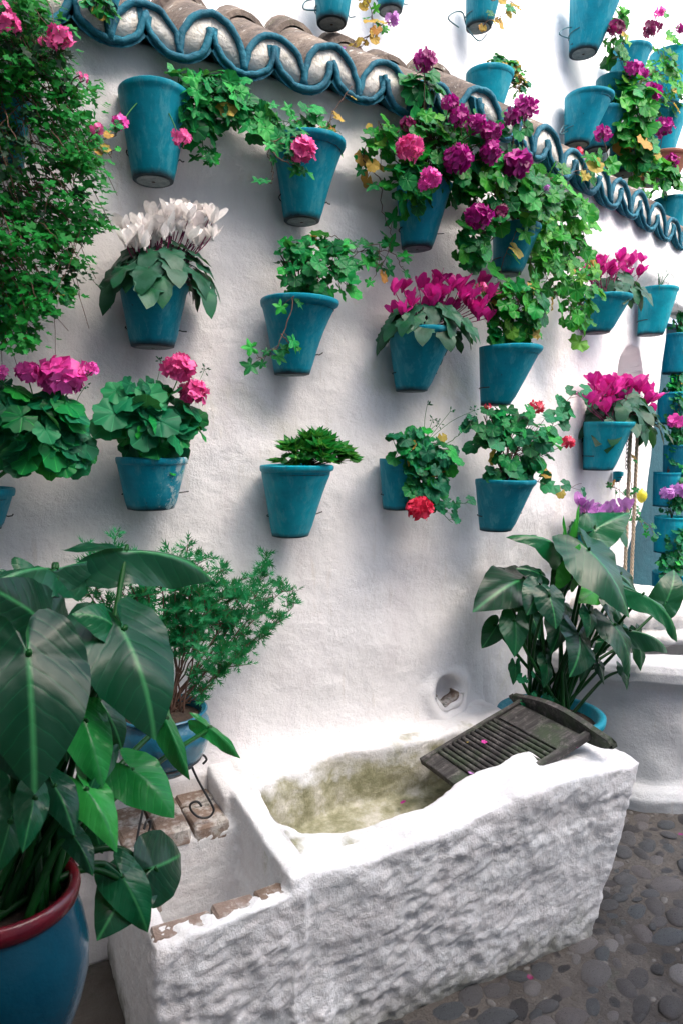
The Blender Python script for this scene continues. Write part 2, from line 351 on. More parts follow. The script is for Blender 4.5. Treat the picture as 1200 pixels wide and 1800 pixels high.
def put(me, name, parent, pos, tip, nrm, s, base=None, sx=1):
    o = bpy.data.objects.new(name, me); col.objects.link(o); o.parent = parent
    o.rotation_mode = 'QUATERNION'; o.rotation_quaternion = frame(tip, nrm).to_quaternion()
    o.location = pos-(base if base is not None else Vector()); o.scale = (s*sx, s, s); return o
def stuff_mesh(name, bv, bf, pos, tips, nrms, scl, origin):
    bv = np.array(bv, float); V = []; n = len(bv)
    for p, t, m, s in zip(pos, tips, nrms, scl):
        R = np.array(frame(t, m)); V.append((bv*s)@R.T+np.array(p-origin))
    V = np.concatenate(V); fs = []
    for i in range(len(pos)): fs += [tuple(q+i*n for q in f) for f in bf]
    me = bpy.data.meshes.new(name); me.from_pydata(V.tolist(), [], fs); me.shade_smooth(); return me

# ------------------------------------------------------------------ leaf and petal meshes (unit size, base at the origin, tip along +Y)
def polar_leaf(name, mat, rf, n=18, rings=(.5, 1), cup=.12, wave=.06, wn=5, cy=0, bend=0, seed=0):
    rd = random.Random(seed); vs = [(0, cy, 0)]; fs = []
    for ri, R in enumerate(rings):
        for j in range(n+1):
            th = -pi+2*pi*j/n; r = rf(th)*R*(1+rd.uniform(-.04, .04)); x = r*sin(th); y = cy+r*cos(th)
            vs.append((x, y, cup*(x*x+(y-cy)**2)+wave*sin(wn*th+seed)*R*R-bend*max(0, y)**2+rd.uniform(-.01, .01)))
    for j in range(n): fs.append((0, 1+j+1, 1+j))
    for k in range(1, len(rings)):
        a = 1+(k-1)*(n+1); b = 1+k*(n+1)
        for j in range(n): fs.append((a+j, a+j+1, b+j+1, b+j))
    me = bpy.data.meshes.new(name); me.from_pydata(vs, [], fs); me.shade_smooth(); me.materials.append(M[mat]); return me
def geran_r(th):
    s = abs(th)/pi; return (.52+.045*cos(7*th)+.02*cos(21*th))*(1 if s < .93 else .25)
def ivy_r(th):
    s = abs(th)/pi; return (.44+.14*cos(5*th)+.03*cos(15*th))*(1-.12*s)*(1 if s < .95 else .3)
def heart_r(th):
    s = abs(th)/pi; return (.62-.17*sin(s*pi)**.7+.04*cos(th*11))*(1 if s < .95 else .12) if s > .18 else .62+.22*(1-s/.18)**1.5
L = {}
for mat in ('leaf_geranium', 'leaf_bright', 'leaf_grey', 'leaf_old'):
    L[mat] = [polar_leaf('leaf', mat, geran_r, 21, (.5, 1), random.uniform(-.15, .35), random.uniform(.03, .09), random.choice((3, 5, 7)), .12, random.uniform(0, .3), i) for i in range(6)]
    L[mat+'_ivy'] = [polar_leaf('leaf', mat, ivy_r, 20, (.5, 1), random.uniform(-.1, .3), random.uniform(.03, .08), random.choice((3, 5)), .12, random.uniform(.1, .5), i+9) for i in range(5)]
L['leaf_cyclamen'] = [polar_leaf('leaf', 'leaf_cyclamen', heart_r, 22, (.35, .7, 1), random.uniform(-.25, .1), random.uniform(.02, .06), random.choice((3, 5)), .2, random.uniform(.2, .5), i+20) for i in range(6)]
def petal(name, mat, wmax, ln, curl, twist, n=4, notch=0):
    vs = []; fs = []
    for i in range(n+1):
        t = i/n; wd = wmax*sin(pi*min(1, .12+.80*t))**.8; y = ln*t; z = curl*t*t
        for u in (-1, 0, 1):
            a = twist*t; x = u*wd; zz = z-abs(u)*.12*wd+0; vs.append((x*cos(a), y-(notch if (u == 0 and i == n) else 0), zz+x*sin(a)))
    for i in range(n):
        for u in (0, 1): q = i*3+u; fs.append((q, q+1, q+4, q+3))
    me = bpy.data.meshes.new(name); me.from_pydata(vs, [], fs); me.shade_smooth(); me.materials.append(M[mat]); return me
CYC = {m: [petal('petal', m, random.uniform(.28, .38), 1, random.uniform(-.35, .2), random.uniform(-.9, .9), 5) for _ in range(4)] for m in ('petal_cyclamen', 'petal_white', 'petal_lilac')}
def floret(mat, seed, ruff=.1):
    rd = random.Random(seed); vs = []; fs = []
    for k in range(5):
        a = 2*pi*k/5+rd.uniform(-.2, .2); ln = rd.uniform(.8, 1.1); b = len(vs)
        for (u, t) in ((0, 0), (-.38, .55), (0, .5), (.38, .55), (-.34, 1), (0, .95), (.34, 1)):
            x, y, z = u, t*ln, .30*t-.05*abs(u)+rd.uniform(-ruff, ruff)*t
            vs.append((x*cos(a)-y*sin(a), x*sin(a)+y*cos(a), z))
        fs += [(b, b+2, b+1), (b, b+3, b+2), (b+1, b+2, b+5, b+4), (b+2, b+3, b+6, b+5)]
    me = bpy.data.meshes.new('floret'); me.from_pydata(vs, [], fs); me.shade_smooth(); me.materials.append(M[mat]); return me
FL = {m: [floret(m, i*5+len(m), .14) for i in range(4)] for m in ('petal_pink', 'petal_hotpink', 'petal_magenta', 'petal_red', 'petal_wine', 'petal_lilac')}
SMALL = [((0, 0, 0), (-.22, .4, .05), (0, .45, -.03), (.22, .4, .05), (0, 1, 0)), [(0, 2, 1), (0, 3, 2), (1, 2, 4), (2, 3, 4)]]
TRI = [((0, 0, 0), (-.45, .35, .05), (-.2, .55, 0), (-.28, .95, .05), (0, .78, .05), (.28, .95, .05), (.2, .55, 0), (.45, .35, .05)),
       [(0, 2, 1), (0, 4, 2), (2, 4, 3), (0, 6, 4), (4, 6, 5), (0, 7, 6)]]
FEA = [((0, 0, 0), (-.05, .3, 0), (.05, .3, 0), (-.30, .62, .06), (-.035, .44, 0), (.035, .44, 0), (.30, .62, .06), (-.2, .92, .05), (-.03, .68, 0), (.03, .68, 0), (.2, .92, .05), (0, 1.15, 0)),
       [(0, 2, 1), (1, 2, 5, 4), (1, 4, 3), (2, 6, 5), (4, 5, 9, 8), (4, 8, 7), (5, 10, 9), (8, 9, 11)]]
# ================================================================== SETTING
def struct(o): o['kind'] = 'structure'; return o
def grid_mesh(name, us, vs, fn, mat, skirt=None):
    U, V = np.meshgrid(us, vs, indexing='ij'); P = fn(U.ravel(), V.ravel()); nu, nv = len(us), len(vs)
    idx = np.arange(nu*nv).reshape(nu, nv)
    q = np.stack([idx[:-1, :-1], idx[1:, :-1], idx[1:, 1:], idx[:-1, 1:]], -1).reshape(-1, 4).tolist(); P = P.tolist()
    if skirt is not None:
        loop = list(idx[:, 0])+list(idx[-1, 1:])+list(idx[-2::-1, -1])+list(idx[0, -2:0:-1]); n0 = len(P)
        P += [[P[i][0]+skirt[0], P[i][1]+skirt[1], P[i][2]+skirt[2]] for i in loop]; m = len(loop)
        q += [(int(loop[k]), n0+k, n0+(k+1) % m, int(loop[(k+1) % m])) for k in range(m)]; q.append(tuple(range(n0, n0+m)))
    me = bpy.data.meshes.new(name); me.from_pydata(P, [], q); me.shade_smooth(); me.materials.append(M[mat]); me.update(); return me

# ground with cobbles
gm = MB(); gm.add([(-30, -30, 0), (30, -30, 0), (30, 30, 0), (-30, 30, 0)], [(0, 1, 2, 3)])
ground = struct(gm.build('ground', 'ground_mortar'))
def pebble(seed):
    bm = bmesh.new(); bmesh.ops.create_icosphere(bm, subdivisions=2, radius=1); rd = random.Random(seed); o = rd.uniform(0, 50)
    for v in bm.verts:
        p = np.array([[v.co.x*1.1+o, v.co.y*1.1, v.co.z]]); v.co *= 1+.20*float(noise3(p)[0])
        v.co.z = v.co.z*.8 if v.co.z > 0 else v.co.z*.5
    me = bpy.data.meshes.new('cobble'); bm.to_mesh(me); bm.free(); me.shade_smooth(); me.materials.append(M['cobble']); return me
PEB = [pebble(i) for i in range(7)]
V3_ = lambda x, y, z: Vector((x, y, z)); placed = []; tries = 0
while len(placed) < 290 and tries < 60000:
    tries += 1
    x = random.uniform(.65, 3.0); y = random.uniform(-1.15, .05)
    if x < 1.60 and y > -.60: continue
    if (x-2.72)**2+(y-.28)**2 < .62**2: continue
    if y < -.75-.35*(x-.8) and x < 1.2 and y < -1.0: continue
    p_ = V3_(x, y, 0)-CAM; zz = p_.dot(Fw); qx = 600+F_PX*p_.dot(Rt)/zz; qy = 900-F_PX*p_.dot(Up)/zz
    if not (560 < qx < 1260 and 1380 < qy < 1860): continue
    a = random.choice((.036, .044, .052, .06) if tries < 8000 else (.022, .03, .038))*random.uniform(.9, 1.1); b = a*random.uniform(.58, .8); rz = random.gauss(.3, .45)
    if any((x-q[0])**2+(y-q[1])**2 < ((b+q[2])*.99)**2 for q in placed): continue
    placed.append((x, y, b)); o = bpy.data.objects.new('cobble', random.choice(PEB)); col.objects.link(o); o.parent = ground
    sink = random.uniform(-.010, .002)
    o.location = (x, y, sink); o.rotation_euler = (random.gauss(0, .08), random.gauss(0, .08), rz); o.scale = (a, b, b*random.uniform(.35, .6))

gv = []
for _ in range(30000):
    x = random.uniform(.65, 3.0); y = random.uniform(-1.15, .05)
    if (x < 1.60 and y > -.60) or len(gv) > 900: continue
    r_ = random.uniform(.008, .018)
    if any((x-q[0])**2+(y-q[1])**2 < ((r_+q[2])*1.02)**2 for q in placed): continue
    placed.append((x, y, r_)); gv.append((x, y, r_))
bv = [v.co.copy() for v in PEB[0].vertices]; bf = [tuple(p.vertices) for p in PEB[0].polygons]
V = []; Fc = []
for x, y, r_ in gv:
    n0 = len(V); ca_, sa_ = cos(x*99), sin(x*99); V += [(x+r_*1.3*(v.x*ca_-v.y*sa_*.7), y+r_*1.3*(v.x*sa_+v.y*ca_*.7), v.z*r_*.6-.002) for v in bv]; Fc += [tuple(i+n0 for i in f) for f in bf]
me = bpy.data.meshes.new('small_pebbles'); me.from_pydata(V, [], Fc); me.shade_smooth(); o = link('small_pebbles', me, ground, 'grit'); o['kind'] = 'stuff'
# main wall
E1 = atw(1165, 600); E2 = atw(1110, 1050); edge_x = lambda Z: E2.x+(E1.x-E2.x)*(Z-E2.z)/(E1.z-E2.z)
sc_ = at(787, 1215); nc = atw(1106, 690); nw = .150
def wall_fn(U, Z):
    X = -1.3+U*(edge_x(Z)+1.3)
    Y = np.where(X < XB, 0, SL*(X-XB)); k = .30; Y = np.where(np.abs(X-XB) < k, SL*(X-XB+k)**2/(4*k), Y)
    P = np.stack([X, Y*0, Z], 1)
    Y = Y-.010*fbm(P*2.1, 3)-.0035*fbm(P*9+5, 3)
    Y = Y-.055*np.clip((Z-2.22)/.10, 0, 1)**2*(3-2*np.clip((Z-2.22)/.10, 0, 1))*(1+.15*noise3(P*4))      # thicker plaster course under the eaves
    Y = Y-.03*np.exp(-np.maximum(Z-.50, 0)/.045)*(X < 1.7)                                                # fillet above the trough ledge
    lo = np.clip((1.25-Z)/.5, 0, 1)*np.clip((X-1.50)/.42, 0, 1); Y = Y+.09*lo*lo*(3-2*lo)                 # hollow corner behind the arum
    ds = np.sqrt((X-sc_.x)**2+(Z-sc_.z)**2); an = np.arctan2(Z-sc_.z, X-sc_.x)
    Y = Y-.024*np.exp(-((ds-.088)/.026)**2)*np.clip(1.0-1.0*np.clip((Z-sc_.z-.02)/.06, 0, 1), 0, 1)*(1+.25*noise3(P*18))+.07*np.clip((.060-ds)/.018, 0, 1)
    dx = (X-nc.x)/nw; dz = (Z-nc.z); ins = np.where(dz > 0, np.sqrt(dx**2+(dz/.215)**2), np.maximum(np.abs(dx), np.abs(dz/.17)))
    Y = Y+.20*np.clip((1.06-ins+.05*noise3(P*22))/.10, 0, 1)
    return np.stack([X, Y, Z], 1)
wall = link('whitewashed_wall', grid_mesh('whitewashed_wall', np.linspace(0, 1, 520), np.linspace(0, 2.53, 290), wall_fn, 'wall_plaster', (0, .30, 0)))
tag(wall, 'long whitewashed plaster wall the lower rows of teal pots hang on', 'wall')
UB = .20
def up_fn(X, Z):
    Y = UB+np.where(X < XB, 0, SL*(X-XB))+.012; P = np.stack([X, X*0, Z], 1)
    step = np.clip((2.27-X)/.03, 0, 1)*np.clip((X-1.7)/.4, 0, 1)*.05
    return np.stack([X, Y+step-.009*fbm(P*2+9, 3)-.003*fbm(P*9, 2), Z], 1)
uw = link('upper_wall', grid_mesh('upper_wall', np.linspace(-1.3, 5.2, 300), np.linspace(2.36, 4.6, 90), up_fn, 'upper_plaster', (0, .2, 0)))
tag(uw, 'bright white upper wall set back above the tiled eaves', 'wall')
def flatwall(name, p0, p1, z0, z1, th, mat, label):
    p0 = Vector((*p0, 0)); p1 = Vector((*p1, 0)); d = (p1-p0).normalized(); n = Vector((-d.y, d.x, 0))*th
    m = MB(); m.hexa([p0+Vector((0, 0, z0)), p1+Vector((0, 0, z0)), p1+n+Vector((0, 0, z0)), p0+n+Vector((0, 0, z0))],
                     [p0+Vector((0, 0, z1)), p1+Vector((0, 0, z1)), p1+n+Vector((0, 0, z1)), p0+n+Vector((0, 0, z1))])
    return tag(m.build(name, mat, smooth=False), label, 'wall')
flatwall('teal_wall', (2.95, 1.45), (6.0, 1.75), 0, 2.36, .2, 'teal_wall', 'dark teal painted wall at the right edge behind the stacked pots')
flatwall('light_shaping_wall', (-.75, -3.3), (-.75, 0), 0, 4.6, .2, 'shade_plaster', 'unseen dark wall close by on the left, added to deepen the shade there')  # added out of view, close and dark, to shade the left side
flatwall('light_shaping_wall', (7, -3.3), (-1.5, -3.3), 0, 4.7, -.2, 'far_plaster', 'unseen courtyard wall behind the viewer, shaped and toned to steer the light')  # out of view; height and paleness set for the light on the wall and trough

# tiled eaves
eaves = thing('tiled_eaves', 'wavy row of old roof tiles with blue painted edges along the wall', 'tiled eaves', (0, 0, 2.49))
PT = .1755; AL = radians(33); HS = PT/2; HC = .098; HB = .072
path = []
s = -.45
def eave_pt(u):                                     # u: length along the eaves, X = u up to the bend
    if u <= 1.55: return Vector((u, -.12, 2.492))
    c = 1/sqrt(1+SL*SL); return Vector((1.55+(u-1.55)*c, -.12+SL*(u-1.55)*c+.0, 2.492))
def eave_frame(u):
    t = (eave_pt(u+.05)-eave_pt(u-.05)).normalized(); n = Vector((t.y, -t.x, 0))
    sd_ = (n*cos(AL)-Vector((0, 0, sin(AL)))); v = Vector((0, 0, cos(AL)))+n*sin(AL); return t, sd_, v
KA = 12
def arc_cover(hs, h): return [(hs*-cos(pi*i/KA), h*sin(pi*i/KA)) for i in range(KA+1)]
def arc_chan(hs, h): return [(hs*-cos(pi*i/KA), h*(1-sin(pi*i/KA))) for i in range(KA+1)]
def vv(v, s_): return Vector((0, 0, 1/cos(AL)))
def tile(name, o, fr, arc, th, length, mat, parent, taper=.88):
    t, s_, v = fr; m = MB(); vs = []
    ext = [(p[0], p[1]) for p in arc]; inn = []
    for i, p in enumerate(arc):
        a = arc[max(i-1, 0)]; b = arc[min(i+1, len(arc)-1)]; dx, dy = b[0]-a[0], b[1]-a[1]; l = math.hypot(dx, dy); inn.append((p[0]+dy/l*th, p[1]-dx/l*th))
    loop = ext+inn[::-1]; n = len(loop)
    for k, (w_, tp) in enumerate(((0, 1), (.18, .97), (length, taper))):
        for (a, b) in loop: vs.append(o+t*(a*tp)+vv(v, s_)*b-s_*w_)
    fs = [(r*n+i, r*n+(i+1) % n, (r+1)*n+(i+1) % n, (r+1)*n+i) for r in range(2) for i in range(n)]
    h = len(arc)
    for r in (0, 2): fs += [(r*n+i, r*n+i+1, r*n+n-2-i, r*n+n-1-i) for i in range(h-1)]
    m.add(vs, fs); return sharp(m.build(name, mat, parent), 50)
def edge_tube(o, fr, arc, r, parent, seed):
    t, s_, v = fr; m = MB(); rd = random.Random(seed)
    pts = spline([o+t*a+vv(v, s_)*b+s_*.004 for a, b in arc[::2]], 3)
    m.tube([p+Vector((rd.uniform(-.003, .003), rd.uniform(-.002, .002), rd.uniform(-.003, .003))) for p in pts], r*rd.uniform(.85, 1.15), r*rd.uniform(.8, 1.15), k=8); return m.build('painted_edge', 'blue_paint', parent)
uvs = [-.36+PT*k+.002*sin(k*3.3) for k in range(12)]
for k in range(9): uvs.append(uvs[-1]+.225)
P0 = PT
for k, uv in enumerate(uvs):
    PT = P0 if k < 11 else .225; HS = PT/2                  # valley (channel centre); .334 falls on k=4
    o = eave_pt(uv)+Vector((0, 0, random.uniform(-.008, .006))); fr = eave_frame(uv); ln = .42
    c = tile('channel_tile', o, fr, arc_chan(HS+.004, HB+random.uniform(-.006, .008)), .014, ln, 'blue_paint', eaves)
    edge_tube(o, fr, arc_chan(HS-.002, HB+random.uniform(-.004, .006)), .0094, eaves, k)
    uc = uv+PT/2; o = eave_pt(uc)+Vector((0, 0, random.uniform(-.006, .008))); fr = eave_frame(uc)
    hc = HC+random.uniform(-.008, .008)
    tile('cover_tile', o-fr[1]*.002, fr, [(a, b) for a, b in arc_cover(HS+.010, hc+.006)][::-1], -.014, ln+.06, 'roof_tile', eaves)
    edge_tube(o, fr, arc_cover(HS+.001, hc), .0094, eaves, k+90)
    t, s_, v = fr; m = MB()
    for sgn in (-1, 1):                              # mortar between cover and channels
        N = 8; vs = []
        for i in range(N+1):
            u = i/N*HS; top = hc*sqrt(max(0, 1-(u/(HS+.002))**2)); ch = HB*(1-sqrt(max(0, 1-((HS-u)/HS)**2))); 
            for wv, off in ((.003, 0), (.05, 0)): vs += [o+t*(sgn*u)+vv(v, s_)*top-s_*wv, o+t*(sgn*u)+vv(v, s_)*min(top, ch)-s_*wv]
        m.add(vs, [(i*4, i*4+1, i*4+5, i*4+4) for i in range(N)]+[(i*4, i*4+4, i*4+6, i*4+2) for i in range(N)]+[(i*4+1, i*4+3, i*4+7, i*4+5) for i in range(N)])
    m.build('mortar_fill', 'mortar', eaves)
    # second course of cover tiles higher up the slope
    tile('cover_tile', o-fr[1]*.30+fr[2]*.016, fr, [(a, b) for a, b in arc_cover(HS+.006, hc+.01)][::-1], -.014, .22, 'roof_tile', eaves, .95)
bed = MB()
for k in range(40):                                   # mortar bed under the tiles, on the wall head
    u0, u1 = -.5+k*.105, -.5+(k+1)*.105; a, b = eave_pt(u0), eave_pt(u1); ta, sa, va = eave_frame(u0); tb, sb, vb = eave_frame(u1)
    lo = -.03; bed.hexa([a-sa*.13+va*lo, b-sb*.13+vb*lo, b-sb*.46+vb*lo, a-sa*.46+va*lo], [a-sa*.13-va*.012, b-sb*.13-vb*.012, b-sb*.46+vb*.05, a-sa*.46+va*.05])
bed.build('mortar_bed', 'mortar', eaves, smooth=False)

# the stone trough: slabs merged by a voxel remesh, then roughened
def V3(x, y, z): return Vector((x, y, z))
m = MB()
def slab(b, t): m.hexa([V3(*p) for p in b], [V3(*p) for p in t])
# front wall in three pieces so the rim rises to the right
xs = [(.60, .50, .62), (.80, .485, .625), (1.05, .495, .625), (1.22, .53, .625), (1.45, .545, .625), (1.74, .535, .63)]
inn = [-.435, -.475, -.50, -.455, -.42, -.44]
for i in range(5):
    (x0, z0, y0), (x1, z1, y1) = xs[i], xs[i+1]; bx0 = x0; bx1 = 1.585 if i == 4 else x1
    slab([(bx0, -.590, -.02), (bx1+.01, -.590, -.02), (bx1+.01, -.40, -.02), (bx0, -.40, -.02)], [(x0, -y0, z0), (x1+.01, -y1, z1), (x1+.01, inn[i+1], z1), (x0, inn[i], z0)])
bk = [(.58, -.19), (.72, -.165), (.975, -.085), (1.28, -.13), (1.67, -.105)]
for (x0, y0), (x1, y1) in zip(bk, bk[1:]):
    slab([(x0, y0, 0), (x1+.01, y1, 0), (x1+.01, .06, 0), (x0, .06, 0)], [(x0, y0, .50), (x1+.01, y1, .50), (x1+.01, .06, .53), (x0, .06, .53)])
slab([(1.52, -.6, 0), (1.585, -.6, 0), (1.63, .05, 0), (1.54, .05, 0)], [(1.575, -.62, .53), (1.74, -.62, .535), (1.67, .05, .52), (1.58, .05, .51)])
slab([(.61, -.62, 0), (.72, -.62, 0), (.68, 0, 0), (.615, 0, 0)], [(.60, -.63, .49), (.70, -.60, .49), (.665, .0, .51), (.605, .0, .52)])
slab([(.6, -.58, 0), (1.6, -.58, 0), (1.6, 0, 0), (.6, 0, 0)], [(.6, -.58, .30), (1.6, -.58, .33), (1.6, 0, .33), (.6, 0, .30)])
slab([(.275, -.615, -.02), (.64, -.60, -.02), (.64, -.565, -.02), (.275, -.565, -.02)], [(.285, -.645, .445), (.64, -.635, .468), (.64, -.570, .455), (.285, -.575, .440)])
slab([(.275, -.6, 0), (.315, -.6, 0), (.315, .05, 0), (.275, .05, 0)], [(.285, -.6, .44), (.325, -.6, .44), (.325, .05, .44), (.285, .05, .44)])
slab([(.28, -.235, 0), (.63, -.235, 0), (.63, .05, 0), (.28, .05, 0)], [(.29, -.235, .43), (.63, -.235, .43), (.63, .05, .43), (.29, .05, .43)])
slab([(.28, -.6, 0), (.63, -.6, 0), (.63, 0, 0), (.28, 0, 0)], [(.28, -.6, .10), (.63, -.6, .10), (.63, 0, .10), (.28, 0, .10)])
tmp = link('tmp', m.mesh('tmp'))
rm = tmp.modifiers.new('r', 'REMESH'); rm.mode = 'VOXEL'; rm.voxel_size = .0075
sm = tmp.modifiers.new('s', 'SMOOTH'); sm.factor = .6; sm.iterations = 9
dg = bpy.context.evaluated_depsgraph_get(); ev = tmp.evaluated_get(dg); me = bpy.data.meshes.new_from_object(ev)
bpy.data.objects.remove(tmp)
n = len(me.vertices); co = np.empty(n*3); me.vertices.foreach_get('co', co); co = co.reshape(-1, 3); no = np.empty(n*3); me.vertices.foreach_get('normal', no); no = no.reshape(-1, 3)
ca, sa = cos(.5), sin(.5); R = np.stack([co[:, 0]*ca+co[:, 2]*sa, co[:, 1], -co[:, 0]*sa+co[:, 2]*ca], 1)
rough = fbm(R*np.array([38, 40, 50]), 5, .6); lump = fbm(co*9+3, 3); rim = np.clip((co[:, 2]-.44)/.06, 0, 1)
front = np.clip((-.5-co[:, 1])/.06, 0, 1); void = (co[:, 0] < .66)*(co[:, 1] > -.56)
amp = (.0016+.0019*front)*(.55+.9*np.clip(.5+noise3(co*4+7), 0, 1)); amp = np.where(void > 0, .0015, amp); amp = amp*(1-.6*rim)
rg = np.sign(rough)*np.abs(rough)**.8
d = amp*rg+.002*front*fbm(R*np.array([13, 16, 17])+50, 3)+.0055*lump*(1-.85*void)+.010*rim*fbm(co*6+31, 2)*(1-void)
d = d-.007*np.clip(1-np.abs(co[:, 0]-.60-.10*(.45-co[:, 2]))/.05, 0, 1)*front*.6
co = co+no*d[:, None]; co[:, 2] = np.maximum(co[:, 2], -.02); me.vertices.foreach_set('co', co.ravel()); me.shade_smooth(); me.materials.clear(); me.materials.append(M['trough_plaster']); me.update()
trough = thing('stone_trough', 'rough whitewashed stone washing trough with a mossy basin standing against the wall', 'trough', (1.0, -.3, 0))
me.transform(Matrix.Translation((0, 0, 0)))
body = link('basin', me); body.parent = trough; body.location = -Vector(trough.location)
def brick(c, size, rz, parent, seed):
    bm = bmesh.new(); bmesh.ops.create_cube(bm, size=1); bmesh.ops.scale(bm, vec=size, verts=bm.verts)
    bmesh.ops.bevel(bm, geom=bm.edges[:], offset=.006, segments=1, affect='EDGES'); rd = random.Random(seed)
    for v in bm.verts: v.co += Vector((rd.uniform(-.002, .002), rd.uniform(-.002, .002), rd.uniform(-.002, .002)))
    me = bpy.data.meshes.new('brick'); bm.to_mesh(me); bm.free(); me.materials.append(M['brick_face'])
    o = link('brick', me, parent); o.location = Vector(c)-wpos(parent); o.rotation_euler = (rd.uniform(-.02, .02), rd.uniform(-.02, .02), rz)
for i, (c, sz, rz) in enumerate([((.355, -.592, .437), (.135, .055, .04), .02), ((.475, -.590, .446), (.098, .055, .04), -.02), ((.562, -.590, .452), (.070, .053, .04), .03),
        ((.335, -.19, .445), (.085, .10, .05), .04), ((.428, -.185, .447), (.09, .10, .05), -.03), ((.53, -.17, .440), (.10, .13, .05), .05),
        ((.335, -.085, .443), (.085, .10, .05), -.04), ((.43, -.08, .445), (.09, .10, .05), .02), ((.53, -.05, .440), (.10, .09, .05), .03), ((.305, -.30, .445), (.06, .12, .04), .02), ((.305, -.43, .445), (.06, .12, .04), -.02)]):
    brick((c[0], c[1], c[2]-.012), sz, rz, trough, i)
# outlet: a terracotta channel tile set in plaster
sp = at(787, 1217, .012); spout = thing('wall_spout', 'small plastered spout with a terracotta channel low on the wall above the trough', 'spout', sp)
def ushape(r0, r1, y0, y1, mat, name, drop=0):
    m = MB(); vs = []; K = 14
    for (r, y) in ((r0, y0), (r1, y0), (r1, y1), (r0, y1)):
        for i in range(K+1):
            a = pi*(1.02+.92*i/K)+.06; rr = r*(1+.07*sin(5*a+r*90)); vs.append(sp+V3(rr*cos(a), y+.004*sin(a*4), rr*sin(a)*1.05+drop))
    n = K+1; fs = [(k*n+i, ((k+1) % 4)*n+i, ((k+1) % 4)*n+i+1, k*n+i+1) for k in range(4) for i in range(K)]+[(0, n, 2*n, 3*n), (n-1, 4*n-1, 3*n-1, 2*n-1)]
    m.add(vs, fs); return m.build(name, mat, spout)
ushape(.040, .050, .004, .05, 'brick_face', 'channel'); ushape(.050, .066, -.010, .04, 'wall_plaster', 'plaster_lip')

# the well
WC = V3(2.74, .30, 0)
def well_prof():
    return [(.60, 0), (.60, .05), (.575, .075), (.53, .09), (.515, .2), (.51, .38), (.515, .48), (.53, .50), (.56, .52), (.565, .56), (.55, .585), (.50, .60), (.42, .605), (.40, .58), (.39, .3), (.0, .3)]
us = np.linspace(0, 1, 120); pr = well_prof(); tt = np.linspace(0, 1, len(pr))
def well_fn(U, V):
    r = np.interp(V, tt, [q[0] for q in pr]); z = np.interp(V, tt, [q[1] for q in pr]); a = -U*2*pi
    P = np.stack([WC.x+r*np.cos(a), WC.y+r*np.sin(a), z], 1); d = .010*fbm(P*7, 3)+.004*fbm(P*25, 2)
    return np.stack([WC.x+(r+d)*np.cos(a), WC.y+(r+d)*np.sin(a), z+.006*noise3(P*8)], 1)
well = link('well_curb', grid_mesh('well_curb', us, np.linspace(0, 1, 76), well_fn, 'well_plaster_shaded'))
tag(well, 'round whitewashed well curb with a rolled lip standing on the cobbles at right', 'well')
mc = MB(); pr2 = [(.16, 0), (.30, .005), (.345, .03), (.35, .06), (.32, .075), (.30, .085), (.31, .10), (.32, .13), (.30, .16), (.26, .175), (.20, .18), (.0, .18)]
K = 96; vs = []
for r, z in pr2: vs += [WC+V3(.02+(r+(.014*abs(sin(12*2*pi*j/K))-.006 if r > .22 else 0))*cos(2*pi*j/K), (r+(.014*abs(sin(12*2*pi*j/K))-.006 if r > .22 else 0))*sin(2*pi*j/K), z+.595) for j in range(K)]
mc.add(vs, [(i*K+j, i*K+(j+1) % K, (i+1)*K+(j+1) % K, (i+1)*K+j) for i in range(len(pr2)-1) for j in range(K)])
tag(mc.build('marble_capital', 'marble'), 'fluted white carved stone lying on the well curb behind the arum leaves', 'carved stone')
